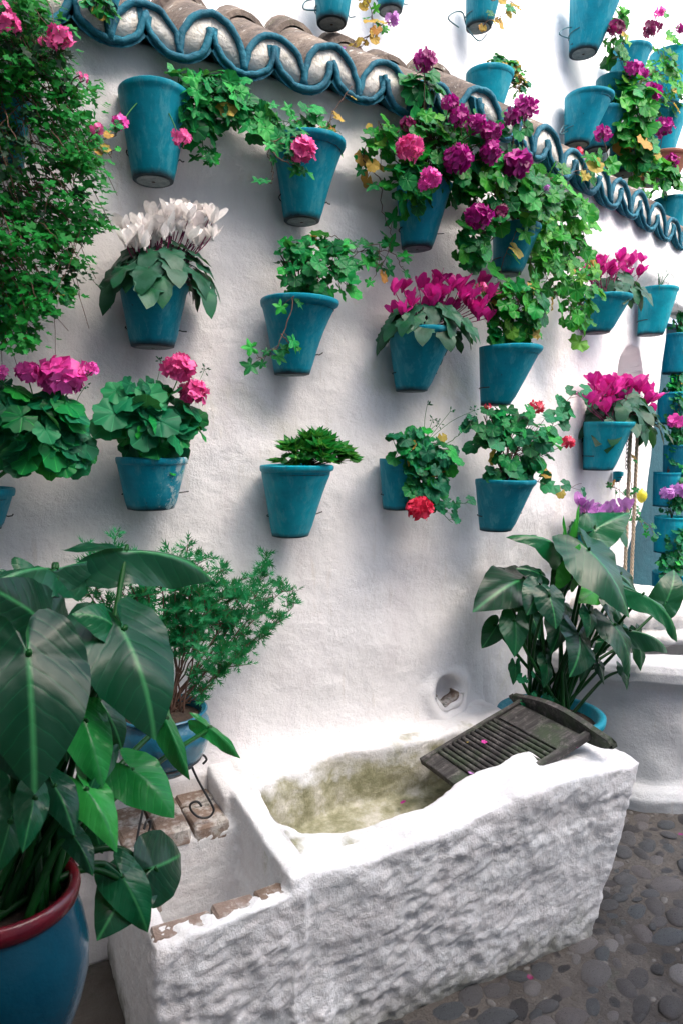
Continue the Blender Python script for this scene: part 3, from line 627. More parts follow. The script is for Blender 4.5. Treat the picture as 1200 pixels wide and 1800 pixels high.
# ================================================================== POTS AND PLANTS
G_LOW = 'teal pots hung on the whitewashed wall'; G_UP = 'teal pots on the upper wall above the eaves'; G_BG = 'teal pots stacked beyond the wall edge'
class Pot: pass
def potted(label, cx, ry, rw, by, bw, flare=0, back=0.0, plane=None, mat='teal_pot', group=G_LOW, name='potted_plant', wire=True, cat='potted plant', soilz=.02, k=40):
    P = Pot(); P.back = back
    f = plane or (lambda x, y, o: atw(x, y, o, back))
    off = .1
    for _ in range(3): c = f(cx, ry, off); R = rw/2/ppm(c); off = R+.014
    b = f(cx, by, off); P.off = off; P.f = f
    H = (by-ry)/ppm(c)*1.01; rb = bw/2/ppm(c); P.R = R; P.H = H
    nrm = Vector((SL, -1, 0)).normalized() if (c.x > XB and plane is None) else Vector((0, -1, 0))
    z0 = c.z-H; root = thing(name, label, cat, (c.x, c.y, z0), group); P.root = root; P.top = V3(c.x, c.y, c.z); P.nrm = nrm
    # profile: outside up, lip, inside down; each ring slides so the back stays flush with the wall
    prof = [(rb*.86, 0), (rb*.97, .0015), (rb, .008)]
    for t in (.15, .3, .45, .6, .75, .86):
        r = rb+(R-rb)*(t if not flare else (t**1.0*(1-flare)+flare*t**2.6)); prof.append((r, t*H))
    rl = R*.965 if not flare else R*.93
    prof += [(rl, H-.020), (R*.985, H-.016), (R, H-.010), (R, H-.003), (R*.975, H), (R*.93, H-.002), (R*.90, H-.02), (rb*.5+R*.42, H*.55), (.0, H*.54)]
    m = MB(); cy = [-(R-r) for r, z in prof]; kk = k; vs = []
    wob = random.uniform(0, 6)
    for i, (r, z) in enumerate(prof):
        o = nrm*cy[i]; rr = max(r, .0001)
        vs += [V3(c.x, c.y, z0)+V3(rr*cos(2*pi*j/kk), rr*sin(2*pi*j/kk), z+(.0012*sin(2*pi*j/kk*2+wob) if z > H*.8 else 0))+(o if r else -nrm*((R-rb)*.4)) for j in range(kk)]
    # slide towards the wall (against the outward normal)
    n = len(prof); fs = [(i*kk+j, i*kk+(j+1) % kk, (i+1)*kk+(j+1) % kk, (i+1)*kk+j) for i in range(n-1) for j in range(kk)]; fs.append(tuple(range(kk))[::-1])
    vs = [v-nrm*0 for v in vs]
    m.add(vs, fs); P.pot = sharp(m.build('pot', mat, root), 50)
    # base disc with drain hole tone
    s = MB(); bc = V3(c.x, c.y, z0)-nrm*(R-rb); s.lathe([(.0, -.0012), (rb*.80, -.0012)], (bc.x, bc.y, z0), 20); s.build('base', 'pale_pot_base', root)
    s = MB(); s.lathe([(.0, -.0028), (rb*.10, -.0028)], (bc.x, bc.y, z0), 10); s.build('drain_hole', 'soil', root)
    so_ = MB(); sr = R*.93-(R-rb)*(soilz/H); so_.lathe([(sr, -soilz-.008), (sr*.7, -soilz), (0, -soilz+.008)], (c.x+nrm.x*-.002, c.y, c.z), 18); so_.build('soil', 'soil', root)
    if wire:                                           # iron ring and hook to the wall
        t = nrm.cross(Vector((0, 0, 1))); zc = z0+H*.30; rr = rb+(R-rb)*.32; q = c-nrm*(R-rr); q.z = zc; wm = MB()
        ring = [q+t*(rr+.003)*cos(a)+nrm*(rr+.003)*sin(a) for a in [pi*.0+pi*i/14*-1 for i in range(15)]]
        e_ = random.uniform(.008, .034); ring = ring+[ring[-1]-t*.010-nrm*.012, ring[-1]-t*e_-nrm*.004+V3(0, 0, random.uniform(-.004, .008))]
        wm.tube(ring, .0018, k=5); wm.build('wire_bracket', 'wire' if not back else 'old_wire', root)
    return P
LEAVES = {'geranium': lambda: L['leaf_geranium'], 'bright': lambda: L['leaf_bright'], 'grey': lambda: L['leaf_grey'], 'ivy': lambda: L['leaf_geranium_ivy'], 'brightivy': lambda: L['leaf_bright_ivy'], 'old': lambda: L['leaf_old']}
def addstem(mb, a, b, r=.0016, sag=0, k=5, r1=None):
    mid = (a+b)/2+V3(0, 0, sag); mid = jit(mid, (b-a).length*.07); mb.tube(spline([a, mid, b], 4), r, r1 if r1 else r*.8, k)
def cluster(P, spec, kind, stems, old=.02, off=None, src=None, nb=6):
    """spec: list of (cx, cy, rx, ry, n, leaf px)"""
    src = src or (P.top+V3(0, 0, -.01))
    for (cx, cy, rx, ry, n, lp) in spec:
        o = P.off if off is None else off; c = P.f(cx, cy, o+.01); s = ppm(c); RX, RZ = rx/s, ry/s; RY = min(min(RX, RZ)*.9, o+.03)
        tips = []
        for _ in range(nb):
            e = c+V3(random.uniform(-.6, .6)*RX, random.uniform(-.5, .5)*RY, random.uniform(-.6, .5)*RZ); tips.append(e)
            pts = spline([src, src.lerp(e, .5)+V3(0, 0, .02), e], 5); stems.tube([jit(p, .0015) for p in pts], .0030, .0018, 6)
        for i in range(n):
            u = Vector((random.gauss(0, 1), random.gauss(0, 1), random.gauss(0, 1))).normalized(); rr = random.uniform(.35, 1.05)**.6
            if u.y > .45: u.y *= -.6
            p = c+V3(u.x*RX*rr, u.y*RY*rr, u.z*RZ*rr)
            wy = wall_y(p.x)+P.back-.012
            if p.y > wy: p.y = wy-random.uniform(0, .03)
            nr = (u*.55+Vector((random.gauss(0, .45), -.55+random.gauss(0, .2), .5+random.gauss(0, .35)))).normalized()
            tip = Vector((u.x*1.0+random.gauss(0, .35), -.25, u.z*.4-.55+random.gauss(0, .3)))
            sz = lp*1.18/s*random.uniform(.6, 1.2)
            kk = 'old' if random.random() < old*.5 else (kind if isinstance(kind, str) else random.choice(kind))
            me = random.choice(LEAVES[kk]()); put(me, 'leaf', P.root, p-wpos(P.root), tip, nr, sz)
            b = min(tips, key=lambda q: (q-p).length); addstem(stems, b.lerp(src, random.uniform(0, .35)), p-nr*.002, .0011, 0, 4)
def vine(P, pts, kind, n, lp, stems, off=None, r=.0016, old=.015, end=None, mat=None):
    o = P.off if off is None else off; n_ = len(pts)
    W = [P.f(x, y, o if end is None else o+(end-o)*i/(n_-1)) for i, (x, y) in enumerate(pts)]
    W = [jit(p, .004) for p in spline(W, 6)]; stems.tube(W, r, r*.6, 6)
    s = ppm(W[len(W)//2])
    for i in range(n):
        t = random.random(); p = W[min(len(W)-1, int(t*len(W)))]
        d = Vector((random.gauss(0, 1), random.gauss(0, .7)-.3, random.gauss(0, .8))).normalized(); q = p+d*lp/s*random.uniform(.5, 1.1)
        wy = wall_y(q.x)+P.back-.008; q.y = min(q.y, wy)
        nr = Vector((d.x*.4+random.gauss(0, .3), -.8, .45+random.gauss(0, .3))); tip = Vector((d.x+random.gauss(0, .3), -.1, d.z*.6-.4))
        kk = 'old' if random.random() < old else (kind if isinstance(kind, str) else random.choice(kind))
        put(random.choice(LEAVES[kk]()), 'leaf', P.root, q-wpos(P.root), tip, nr, lp*1.3/s*random.uniform(.55, 1.15)); addstem(stems, p, q, .0009, 0, 4)
    return W
def head(P, x, y, rp, mat, stems, off=None, src=None, n=None, flat=.75, pt=None):
    o = P.off+.03 if off is None else off; c = pt or P.f(x, y, o); s = ppm(c); r = rp/s
    src = src or (P.top+V3(0, 0, .0)); a = c-V3(0, 0, r*.5)
    if (src-a).length < .6: stems.tube(spline([src, src.lerp(a, .55)+V3(0, 0, .015), a], 5), .0017, .0014, 5)
    m = MB(); hd = None; n = n or max(6, min(26, int(rp*.85))); dirs = []
    for i in range(n):
        z = 1-1.75*(i+.5)/n; th = i*2.39996+random.uniform(-.3, .3); q = sqrt(max(0, 1-z*z)); d = Vector((q*cos(th), q*sin(th), z)); dirs.append(d)
        m.tube([a, c+Vector((d.x*r, d.y*r, d.z*r*flat))*.62], .0006, k=3, caps=False)
    wp = wpos(P.root); hd = m.build('flower_head', 'stem_green', P.root, wp=c); hd.location = c-wp
    fs = r*.52 if n > 12 else r*.6
    for d in dirs:
        p = Vector((d.x*r, d.y*r, d.z*r*flat))*random.uniform(.55, .78); o_ = put(random.choice(FL[mat]), 'floret', hd, p, d.orthogonal()+jit(Vector(), .5), (d+jit(Vector(), .35)), fs*random.uniform(.8, 1.2))
def buds(P, x, y, stems, src, off=None, n=7, mat='petal_wine', r=.006):
    c = P.f(x, y, P.off if off is None else off); addstem(stems, src, c, .0010, .01, 4, .0008); m = MB()
    for _ in range(n):
        d = Vector((random.gauss(0, 1), random.gauss(0, 1), random.gauss(.5, .8))).normalized(); e = c+d*.012; m.tube([c, e], .0005, k=3); m.tube([e, e+d*.004, e+d*.007], .0022, .001, 5)
    m.build('bud_cluster', 'stem_green' if mat is None else 'leaf_grey', P.root)
def cyclamen(P, mat, box, nf, petpx, leafbox, nl, lp, stems, matl='leaf_cyclamen', young=0):
    x0, y0, x1, y1 = box; src = P.top+V3(0, 0, -.005); wp = wpos(P.root)
    for i in range(nf):
        x = x0+(x1-x0)*((i+.5)/nf)+random.uniform(-12, 12); y = random.uniform(y0, y1)+abs((i+.5)/nf-.5)*(y1-y0)*.5
        c = P.f(x, y, P.off+random.uniform(-.05, .06)); s = ppm(c); sz = petpx*random.uniform(.66, .92)/s
        a = src+V3(random.uniform(-.03, .03), random.uniform(-.02, .02), 0); top = c+V3(0, 0, .004)
        stems.tube(spline([a, a.lerp(c, .6)+V3((c.x-a.x)*.15, 0, .01), c+V3(0, 0, .008), top+V3(.002, -.004, .003)], 5), .0016, .0012, 5)
        m = MB(); m.tube([V3(0, 0, .004), V3(0, 0, -.004), V3(0, 0, -.009)], .0042, .0030, 7); fl = m.build('flower', mat, P.root, wp=(0, 0, 0)); fl.location = c-wp
        lean = Vector((random.gauss(0, .25), random.gauss(-.1, .25), 1))
        for k in range(5):
            a2 = 2*pi*k/5+random.uniform(-.25, .25); h = Vector((cos(a2), sin(a2), 0)); sp_ = random.uniform(.2, 1.1)
            put(random.choice(CYC[mat]), 'petal', fl, h*.003, lean+h*sp_, h-Vector((0, 0, .3)), sz*random.uniform(.85, 1.15))
    cx, cy, rx, ry = leafbox
    for i in range(nl):
        a2 = 2*pi*(i*.618+random.uniform(-.05, .05)); rad = sqrt((i+.6)/nl); o = P.off; dep = sin(a2)*rad
        c0 = P.f(cx, cy, o); s = ppm(c0); p = c0+V3(cos(a2)*rad*rx/s, -max(-o+.03, min(.09, dep*rx/s*.75)), 0)
        p.z = c0.z+(1-rad**1.6)*ry/s*.8-rad**2*ry/s*.6+random.uniform(-.2, .2)*ry/s; p.y = min(p.y, wall_y(p.x)+P.back-.02)
        out = Vector((cos(a2), -max(-.3, dep), 0)); tip = out+Vector((0, -.15, -.25-.9*rad**2)); nr = out*(.25+.55*rad)+Vector((0, -.35, .8-.35*rad))+jit(Vector(), .22)
        put(random.choice(L['leaf_cyclamen']), 'leaf', P.root, p-wpos(P.root), tip, nr, lp/s*random.uniform(.8, 1.15)); addstem(stems, src, p, .0015, .01, 4)
def stems_done(st, P, mat='stem_green'):
    o = st.build('stems', mat, P.root)
    if o: o['kind'] = 'stuff'

# ---- row of pots just under the eaves
P = potted('tall teal pot high on the left with ivy geranium streaming to the right', 272, 163, 124, 303, 74); st = MB()
cluster(P, [(340, 185, 50, 62, 58, 30), (390, 180, 55, 48, 48, 28), (450, 205, 40, 26, 22, 26)], ['geranium', 'ivy'], st, .0)
vine(P, [(400, 170), (440, 205), (480, 215), (540, 212), (600, 235)], ['ivy', 'geranium'], 44, 27, st, off=.16)
vine(P, [(340, 220), (362, 262), (372, 292)], 'ivy', 12, 20, st); head(P, 320, 243, 17, 'petal_pink', st, off=.22, n=10); head(P, 210, 215, 15, 'petal_hotpink', st, off=.2, n=9)
stems_done(st, P)
P = potted('teal pot under the eaves with trailing ivy and one pink bloom on its front', 543, 250, 130, 375, 66, .25); st = MB()
cluster(P, [(560, 236, 55, 12, 16, 24)], 'ivy', st, .1, nb=3)
W = vine(P, [(540, 240), (490, 242), (472, 262), (480, 300), (478, 322)], 'ivy', 9, 24, st, off=.20, mat='twig'); vine(P, [(478, 265), (500, 285), (535, 295)], 'ivy', 7, 22, st, off=.23)
head(P, 532, 264, 26, 'petal_pink', st, off=.24, src=W[10]); vine(P, [(560, 245), (590, 190), (620, 150)], 'old', 4, 18, st, off=.15)
stems_done(st, P, 'twig')
P = potted('teal pot overflowing with magenta geraniums, left of two under the big flowering mass', 745, 325, 98, 428, 56); st = MB()
cluster(P, [(745, 265, 60, 75, 85, 30), (800, 270, 70, 75, 85, 30), (715, 330, 40, 45, 40, 26), (742, 150, 30, 26, 14, 34)], ['geranium', 'geranium', 'bright'], st, .01, off=.15)
for x, y, r, mt in [(745, 106, 21, 'petal_magenta'), (720, 260, 26, 'petal_pink'), (790, 182, 17, 'petal_magenta'), (806, 205, 20, 'petal_magenta'), (835, 218, 20, 'petal_magenta'), (862, 232, 19, 'petal_magenta'),
                    (803, 277, 27, 'petal_magenta'), (861, 266, 21, 'petal_magenta'), (757, 312, 20, 'petal_hotpink'), (716, 218, 15, 'petal_wine'), (745, 325, 12, 'petal_hotpink')]: head(P, x, y, r, mt, st, off=.27 if mt != 'petal_wine' else .2)
vine(P, [(700, 290), (650, 250), (640, 285), (668, 318), (672, 370), (688, 420), (668, 470)], ['ivy', 'old'], 16, 24, st, off=.12, old=.15)
vine(P, [(700, 230), (680, 250), (665, 215), (670, 300)], 'bright', 12, 24, st, off=.16)
stems_done(st, P, 'twig')
P = potted('teal pot half hidden by leaves, right of the two under the big flowering mass', 908, 398, 84, 478, 50); st = MB()
cluster(P, [(860, 330, 70, 65, 80, 27), (830, 420, 36, 48, 42, 26), (925, 345, 55, 55, 50, 25)], ['geranium', 'bright'], st, .02, off=.15)
for x, y, r, mt in [(908, 287, 27, 'petal_magenta'), (838, 380, 24, 'petal_magenta'), (880, 372, 14, 'petal_wine'), (922, 190, 22, 'petal_magenta'), (900, 205, 15, 'petal_magenta'), (960, 330, 6, 'petal_lilac')]: head(P, x, y, r, mt, st, off=.26)
vine(P, [(900, 250), (905, 225), (910, 200)], 'geranium', 10, 26, st, off=.22)
stems_done(st, P, 'twig')
Q = Pot(); Q.__dict__.update(P.__dict__); c = atw(965, 420, .12)
Q.root = thing('trailing_vine', 'bright yellow green ivy geranium trailing down the wall between the two lit pots', 'vine', atw(950, 350, .12)); Q.top = atw(940, 330, .1); st = MB()
for pts, n in [([(935, 330), (960, 370), (975, 420), (990, 480), (1005, 560)], 55), ([(930, 330), (985, 350), (1010, 390), (1000, 450), (1020, 540)], 60), ([(960, 330), (1000, 370), (1030, 430), (1030, 520)], 40), ([(930, 360), (950, 420), (960, 480), (980, 520)], 35), ([(880, 350), (950, 320), (1020, 300), (1060, 290)], 16), ([(960, 380), (935, 430), (930, 470)], 12), ([(1000, 420), (1020, 500), (1012, 560), (1025, 590)], 14), ([(940, 350), (900, 420), (880, 470), (870, 520)], 12)]:
    vine(Q, pts, ['brightivy', 'bright'], n, 26, st, off=.13, old=.02)
stems_done(st, Q, 'twig')
# ---- second row
P = potted('teal pot with white cyclamen in bloom over dark green leaves', 271, 500, 120, 605, 78); st = MB()
cyclamen(P, 'petal_white', (222, 372, 380, 425), 44, 36, (290, 470, 88, 52), 42, 54, st); stems_done(st, P, 'petal_wine')
P = potted('teal pot with leafy ivy geranium and one bare sprig hanging over its left front', 527, 528, 138, 653, 66, .35); st = MB()
cluster(P, [(565, 472, 72, 58, 74, 27), (512, 468, 34, 50, 26, 26)], ['geranium', 'ivy'], st, .04)
vine(P, [(545, 430), (580, 415), (600, 420)], 'old', 3, 16, st, off=.13); vine(P, [(560, 480), (620, 450), (665, 430), (660, 480)], 'ivy', 12, 22, st, off=.12)
vine(P, [(600, 450), (640, 440), (690, 445), (705, 470)], 'ivy', 8, 22, st, off=.12); vine(P, [(518, 520), (505, 570), (490, 605), (465, 625), (450, 630)], 'ivy', 9, 24, st, off=.24); vine(P, [(495, 590), (510, 605), (518, 614)], 'brightivy', 3, 15, st, off=.25)
stems_done(st, P, 'twig')
P = potted('teal pot with magenta cyclamen and grey green drooping leaves beside the green geranium', 741, 580, 120, 684, 58); st = MB()
cyclamen(P, 'petal_cyclamen', (696, 488, 868, 556), 34, 32, (752, 560, 82, 38), 38, 44, st); stems_done(st, P, 'petal_wine')
P = potted('teal pot with a bushy mid green geranium and tiny pink buds', 897, 610, 110, 710, 54); st = MB()
cluster(P, [(905, 550, 56, 58, 120, 23), (880, 590, 30, 20, 20, 22)], ['geranium', 'bright', 'bright'], st, .06)
head(P, 845, 505, 12, 'petal_pink', st, n=7); head(P, 915, 522, 9, 'petal_pink', st, n=7); stems_done(st, P, 'twig')
P = potted('small teal pot with magenta cyclamen above the arched niche', 1068, 520, 82, 582, 46); st = MB()
cyclamen(P, 'petal_cyclamen', (1036, 452, 1122, 488), 22, 25, (1085, 503, 52, 26), 26, 34, st); stems_done(st, P, 'petal_wine')
P = potted('plain teal pot with thin grassy sprigs at the right wall edge', 1157, 507, 66, 586, 44, off if False else 0); st = MB()
for i in range(16):
    e = P.f(1165+random.uniform(-14, 34), 520+random.uniform(-40, 40), P.off+.04); st.tube(spline([P.top, P.top.lerp(e, .6)+V3(0, 0, .05), e], 4), .0012, .0006, 4)
stems_done(st, P, 'leaf_grey')
# ---- third row
P = potted('teal pot cut off by the left edge under broad leaves and a wide pink bloom', -38, 858, 120, 934, 72); st = MB()
cluster(P, [(70, 755, 76, 74, 58, 46), (105, 775, 48, 58, 22, 42), (10, 720, 40, 60, 22, 42)], ['geranium', 'grey', 'grey'], st, .0, off=.16)
for x, y, r in [(108, 662, 42), (50, 655, 24), (160, 648, 16), (-5, 655, 18)]: head(P, x, y, r, 'petal_hotpink', st, off=.2, src=P.f(70, 760, .15), n=None if r < 40 else 30, flat=.7)
buds(P, 150, 680, st, P.f(120, 760, .15), .2); stems_done(st, P)
P = potted('weathered teal pot with flaking paint, broad leaves and two pink geranium heads', 268, 803, 124, 896, 84, mat='teal_pot_worn'); st = MB()
cluster(P, [(265, 735, 82, 60, 54, 44), (290, 765, 64, 42, 24, 40), (240, 690, 55, 28, 12, 36)], ['geranium', 'grey', 'grey'], st, .0, off=.13)
for x, y, r in [(315, 646, 30), (341, 690, 27)]: head(P, x, y, r, 'petal_pink', st, off=.17)
buds(P, 283, 634, st, P.f(265, 700, .13)); buds(P, 360, 650, st, P.f(320, 720, .13)); stems_done(st, P)
P = potted('teal pot with a low bright green azalea cushion, in the middle of the lowest row', 522, 817, 130, 946, 68, .15); st = MB()
pos, tp, nr, sc = [], [], [], []
for i in range(70):
    u = Vector((random.gauss(0, 1), random.gauss(0, 1), abs(random.gauss(0, 1))+.1)).normalized(); c = P.f(555, 815, P.off+.01); s = ppm(c); q = c+V3(u.x*68/s, -abs(u.y)*45/s if u.y < 0 else -u.y*30/s, u.z*48/s)*random.uniform(.5, 1.05)
    q.y = min(q.y, -.02); addstem(st, P.top+V3(.02, 0, -.01), q, .0016, 0, 4)
    for j in range(11):
        a2 = j*2.4; d = (u*random.uniform(.5, 1.3)+Vector((cos(a2), sin(a2)*.8, .25*sin(a2)))).normalized(); pos.append(q+jit(Vector(), .006)); tp.append(d); nr.append(u+Vector((0, -.3, .6))); sc.append(26/s*random.uniform(.6, 1.15))
me = stuff_mesh('foliage', *SMALL, pos, tp, nr, sc, wpos(P.root)); o = link('foliage', me, P.root, 'leaf_bright'); o['kind'] = 'stuff'; stems_done(st, P, 'twig')
P = potted('teal pot with a trailing grey green geranium and a red flower hanging below it', 706, 806, 80, 896, 52); st = MB()
cluster(P, [(725, 790, 48, 38, 60, 24), (742, 840, 42, 48, 70, 24), (765, 800, 40, 45, 40, 20)], ['grey', 'geranium'], st, .03, off=.13)
for x, y in [(750, 712), (790, 724), (832, 722), (760, 738), (770, 745)]: buds(P, x, y, st, P.f(745, 780, .13), .14)
vine(P, [(755, 860), (775, 895), (795, 920)], 'grey', 12, 18, st, off=.16); vine(P, [(765, 880), (800, 885), (830, 880)], 'grey', 9, 15, st, off=.16); vine(P, [(760, 790), (800, 770), (830, 740)], 'grey', 8, 15, st, off=.14)
head(P, 737, 893, 25, 'petal_red', st, off=.2, src=P.f(745, 830, .15)); stems_done(st, P)
P = potted('teal pot with a sparse sprawling geranium and two tiny red flowers', 888, 842, 106, 935, 58); st = MB()
cluster(P, [(905, 775, 82, 62, 88, 25), (860, 745, 40, 36, 22, 22), (890, 830, 45, 20, 20, 24)], ['grey', 'geranium', 'geranium'], st, .01)
vine(P, [(900, 840), (950, 850), (990, 860), (1020, 850)], 'grey', 12, 22, st, off=.15); vine(P, [(910, 800), (960, 760), (1000, 700), (1020, 690)], 'grey', 16, 24, st, off=.13)
head(P, 943, 715, 14, 'petal_red', st, n=8); head(P, 996, 776, 13, 'petal_red', st, n=8); head(P, 857, 715, 7, 'petal_red', st, n=5); stems_done(st, P, 'twig')
P = potted('teal pot with the biggest magenta cyclamen, in front of the arched niche', 1070, 742, 86, 826, 52); st = MB()
cyclamen(P, 'petal_cyclamen', (1026, 664, 1150, 722), 32, 32, (1092, 725, 76, 46), 44, 44, st); stems_done(st, P, 'petal_wine')
P = potted('teal pot with pale lilac cyclamen just above the tall arum leaves', 1052, 915, 84, 985, 50); st = MB()
cyclamen(P, 'petal_lilac', (1008, 880, 1098, 912), 13, 30, (1055, 915, 50, 25), 16, 34, st); stems_done(st, P, 'petal_wine')

# ---- upper wall pots
def up(label, *a, **k): return potted(label, *a, back=UB+k.pop('db', 0), group=G_UP, **k)
up('teal pot cut off by the top edge, left of the withered geranium flowers', 587, -38, 72, 32, 54)
P = up('teal pot mostly above the top edge, only its base showing beside a lilac bloom', 690, -60, 60, 10, 44); st = MB()
vine(P, [(640, -20), (655, 40), (640, 75), (612, 95)], 'old', 14, 17, st, off=.12, old=1); vine(P, [(650, 30), (670, 60)], 'brightivy', 5, 15, st, off=.12)
for x, y, r in [(690, 34, 13), (600, 97, 13)]: head(P, x, y, r, 'petal_lilac', st, off=.12, src=P.f(655, 60, .12), n=9)
stems_done(st, P, 'twig')
P = up('small teal pot at the top with a dry trailing sprig and a loose wire loop', 849, -12, 62, 42, 46); st = MB()
vine(P, [(860, 0), (900, 5), (885, 25), (850, 40)], ['grey', 'old'], 16, 13, st, off=.15, old=.4); stems_done(st, P, 'twig')
P = up('teal pot with a small brownish succulent bush spilling to its right', 860, 130, 84, 198, 60); st = MB()
cluster(P, [(885, 118, 38, 16, 60, 13), (908, 148, 22, 22, 40, 12)], ['grey', 'grey', 'old', 'bright'], st, .15); stems_done(st, P, 'twig')
P = up('large ribbed teal pot at the top right corner wall with geranium leaves behind', 1048, -14, 92, 80, 50)
P2 = up('teal pot with a clean flared shape hanging left of the green geranium curtain', 1035, 170, 84, 246, 44, .1)
up('teal pot tucked directly behind the clean flared pot', 1064, 196, 70, 258, 42, db=.02, wire=False)
for args, lb in [((1108, 88, 70, 150, 46), 'teal pot behind magenta flowers beneath the large ribbed pot'), ((1180, 96, 74, 180, 50), 'teal pot at the right edge beside the dark twining stems'),
                 ((1168, 196, 76, 274, 52), 'teal pot at the right edge left of a magenta flower head'), ((1104, 236, 62, 302, 46), 'teal pot under the geranium curtain just above the eaves'),
                 ((1080, 140, 64, 205, 44), 'teal pot behind yellowing leaves above the clean flared pot')]: up(lb, *args, wire=False)
P3 = up('small terracotta pot among the teal ones at the right edge', 1168, 276, 84, 316, 60, mat='terracotta', wire=False)
up('teal pot sitting low behind the eaves tiles at the right edge', 1180, 352, 66, 420, 48, wire=False, db=-.05)
Q = Pot(); Q.back = UB; Q.off = .14; Q.f = lambda x, y, o: atw(x, y, o, UB); Q.root = thing('geranium_curtain', 'climbing geranium with magenta flowers covering the upper right pots', 'climbing plant', Q.f(1110, 200, .1)); Q.top = Q.f(1110, 150, .1); st = MB()
cluster(Q, [(1100, 190, 50, 60, 66, 27), (1105, 265, 48, 52, 56, 27), (1160, 150, 42, 65, 50, 19), (1080, 60, 24, 50, 26, 23), (1155, 310, 50, 30, 38, 27)], ['bright', 'bright', 'geranium', 'brightivy'], st, .07, nb=5)
for pts, n in [([(1090, 20), (1075, 60), (1090, 110), (1120, 170)], 10), ([(1200, 90), (1150, 120), (1120, 150)], 10), ([(1120, 280), (1130, 330), (1110, 360)], 10), ([(1180, 30), (1160, 80), (1190, 60)], 6), ([(1045, 290), (1080, 300), (1050, 320)], 8)]: vine(Q, pts, ['bright', 'brightivy'], n, 19, st, off=.16)
for x, y, r, mt in [(1083, 48, 16, 'petal_wine'), (1145, 50, 16, 'petal_wine'), (1158, 22, 10, 'petal_hotpink'), (1112, 122, 16, 'petal_magenta'), (1142, 164, 19, 'petal_magenta'), (1166, 224, 18, 'petal_magenta'), (1058, 236, 15, 'petal_magenta'), (1176, 284, 16, 'petal_magenta'), (1196, 50, 10, 'petal_magenta'), (1014, 267, 9, 'petal_red'), (1130, 130, 10, 'petal_magenta')]:
    head(Q, x, y, r, mt, st, off=.2, src=Q.f(x+random.uniform(-12, 12), y+45, .15))
stems_done(st, Q, 'twig')
# loose wire hoops left on the upper wall
for pts, lb in [([(805, 48), (787, 33), (797, 22), (812, 22), (818, 42), (828, 60), (842, 72), (855, 60)], 'bent wire hoop left of the small top pot with the dry sprig'), ([(1000, 68), (982, 60), (992, 50), (1010, 50), (1016, 70), (1003, 78)], 'bent wire hoop beside the large ribbed pot'),
                ([(560, 18), (534, 16), (538, 2), (560, -2)], 'wire hoop by the pot at the top edge'), ([(998, 230), (983, 236), (990, 222), (1002, 220)], 'small wire hook beside the clean flared pot')]:
    m = MB(); W = [atw(x, y, .05+.03*sin(i*1.3), UB) for i, (x, y) in enumerate(pts)]; m.tube(spline(W, 4), .0024, k=6)
    o = m.build('wire_hoop', 'old_wire', wp=W[0]); o.location = W[0]; tag(o, lb, 'wire hoop')
P = potted('small succulent with pale rosettes nestling on the eaves tiles at top left', 180, -30, 70, 10, 50, plane=lambda x, y, o: at(x, y, .16+o*.2), group='plants tucked on the eaves', wire=False); st = MB()
cluster(P, [(178, 12, 30, 20, 26, 17)], ['brightivy', 'grey'], st, .2, off=.26); stems_done(st, P)

# ---- pots beyond the wall edge (dark passage)
BGP = lambda x, y, o: at(x, y, -1.36+o*.6)
bgl = [((1194, 588, 56, 655, 40), 'teal pot with dark stems, topmost of the column beyond the wall edge'), ((1182, 690, 50, 745, 38), 'shaded teal pot level with the arched niche beyond the wall edge'), ((1205, 650, 52, 716, 38), 'teal pot cut by the right edge under the topmost one'),
       ((1196, 782, 58, 850, 42), 'teal pot under pink cyclamen beyond the wall edge'), ((1180, 908, 58, 972, 44), 'teal pot under dark foliage and violet cyclamen beyond the wall edge'), ((1184, 1006, 72, 1062, 54), 'teal pot at the foot of the column beyond the wall edge'), ((1172, 830, 46, 890, 36), 'dark teal pot half hidden by the white wall edge')]
BG = []
for a_, lb in bgl: BG.append(potted(lb, *a_, plane=BGP, group=G_BG, wire=False, k=24))
st = MB(); Q = BG[0]; Q.back = 1.35; cluster(Q, [(1195, 530, 26, 45, 50, 13), (1188, 570, 16, 20, 20, 12)], ['grey', 'geranium'], st, .05); stems_done(st, Q, 'twig')
for i, (x, y) in enumerate([(1190, 672), (1200, 620), (1190, 755), (1182, 880), (1180, 985), (1190, 800)]):
    Q = BG[(1, 2, 3, 4, 5, 6)[i]]; Q.back = 1.35; st = MB(); cluster(Q, [(x, y, 26, 26, 52, 13)], ['grey', 'geranium', 'ivy'], st, .04); stems_done(st, Q, 'twig')
st = MB(); head(BG[3], 1188, 740, 15, 'petal_hotpink', st, off=.35); head(BG[4], 1172, 868, 13, 'petal_lilac', st, off=.35); head(BG[4], 1194, 862, 14, 'petal_lilac', st, off=.35); st.build('stems', 'stem_green', BG[3].root)

Q = BG[1]; st = MB()
for (x, y, n_) in [(1192, 500, 40), (1190, 720, 45), (1200, 860, 40), (1188, 945, 40), (1196, 1060, 40), (1175, 1000, 30)]:
    o_ = Pot(); o_.__dict__.update(Q.__dict__); o_.f = lambda x, y, o: at(x, y, -1.30+o*.6); o_.top = o_.f(x, y+20, .1); cluster(o_, [(x, y, 24, 34, n_, 12)], ['grey', 'geranium'], st, .05)
stems_done(st, Q, 'twig')
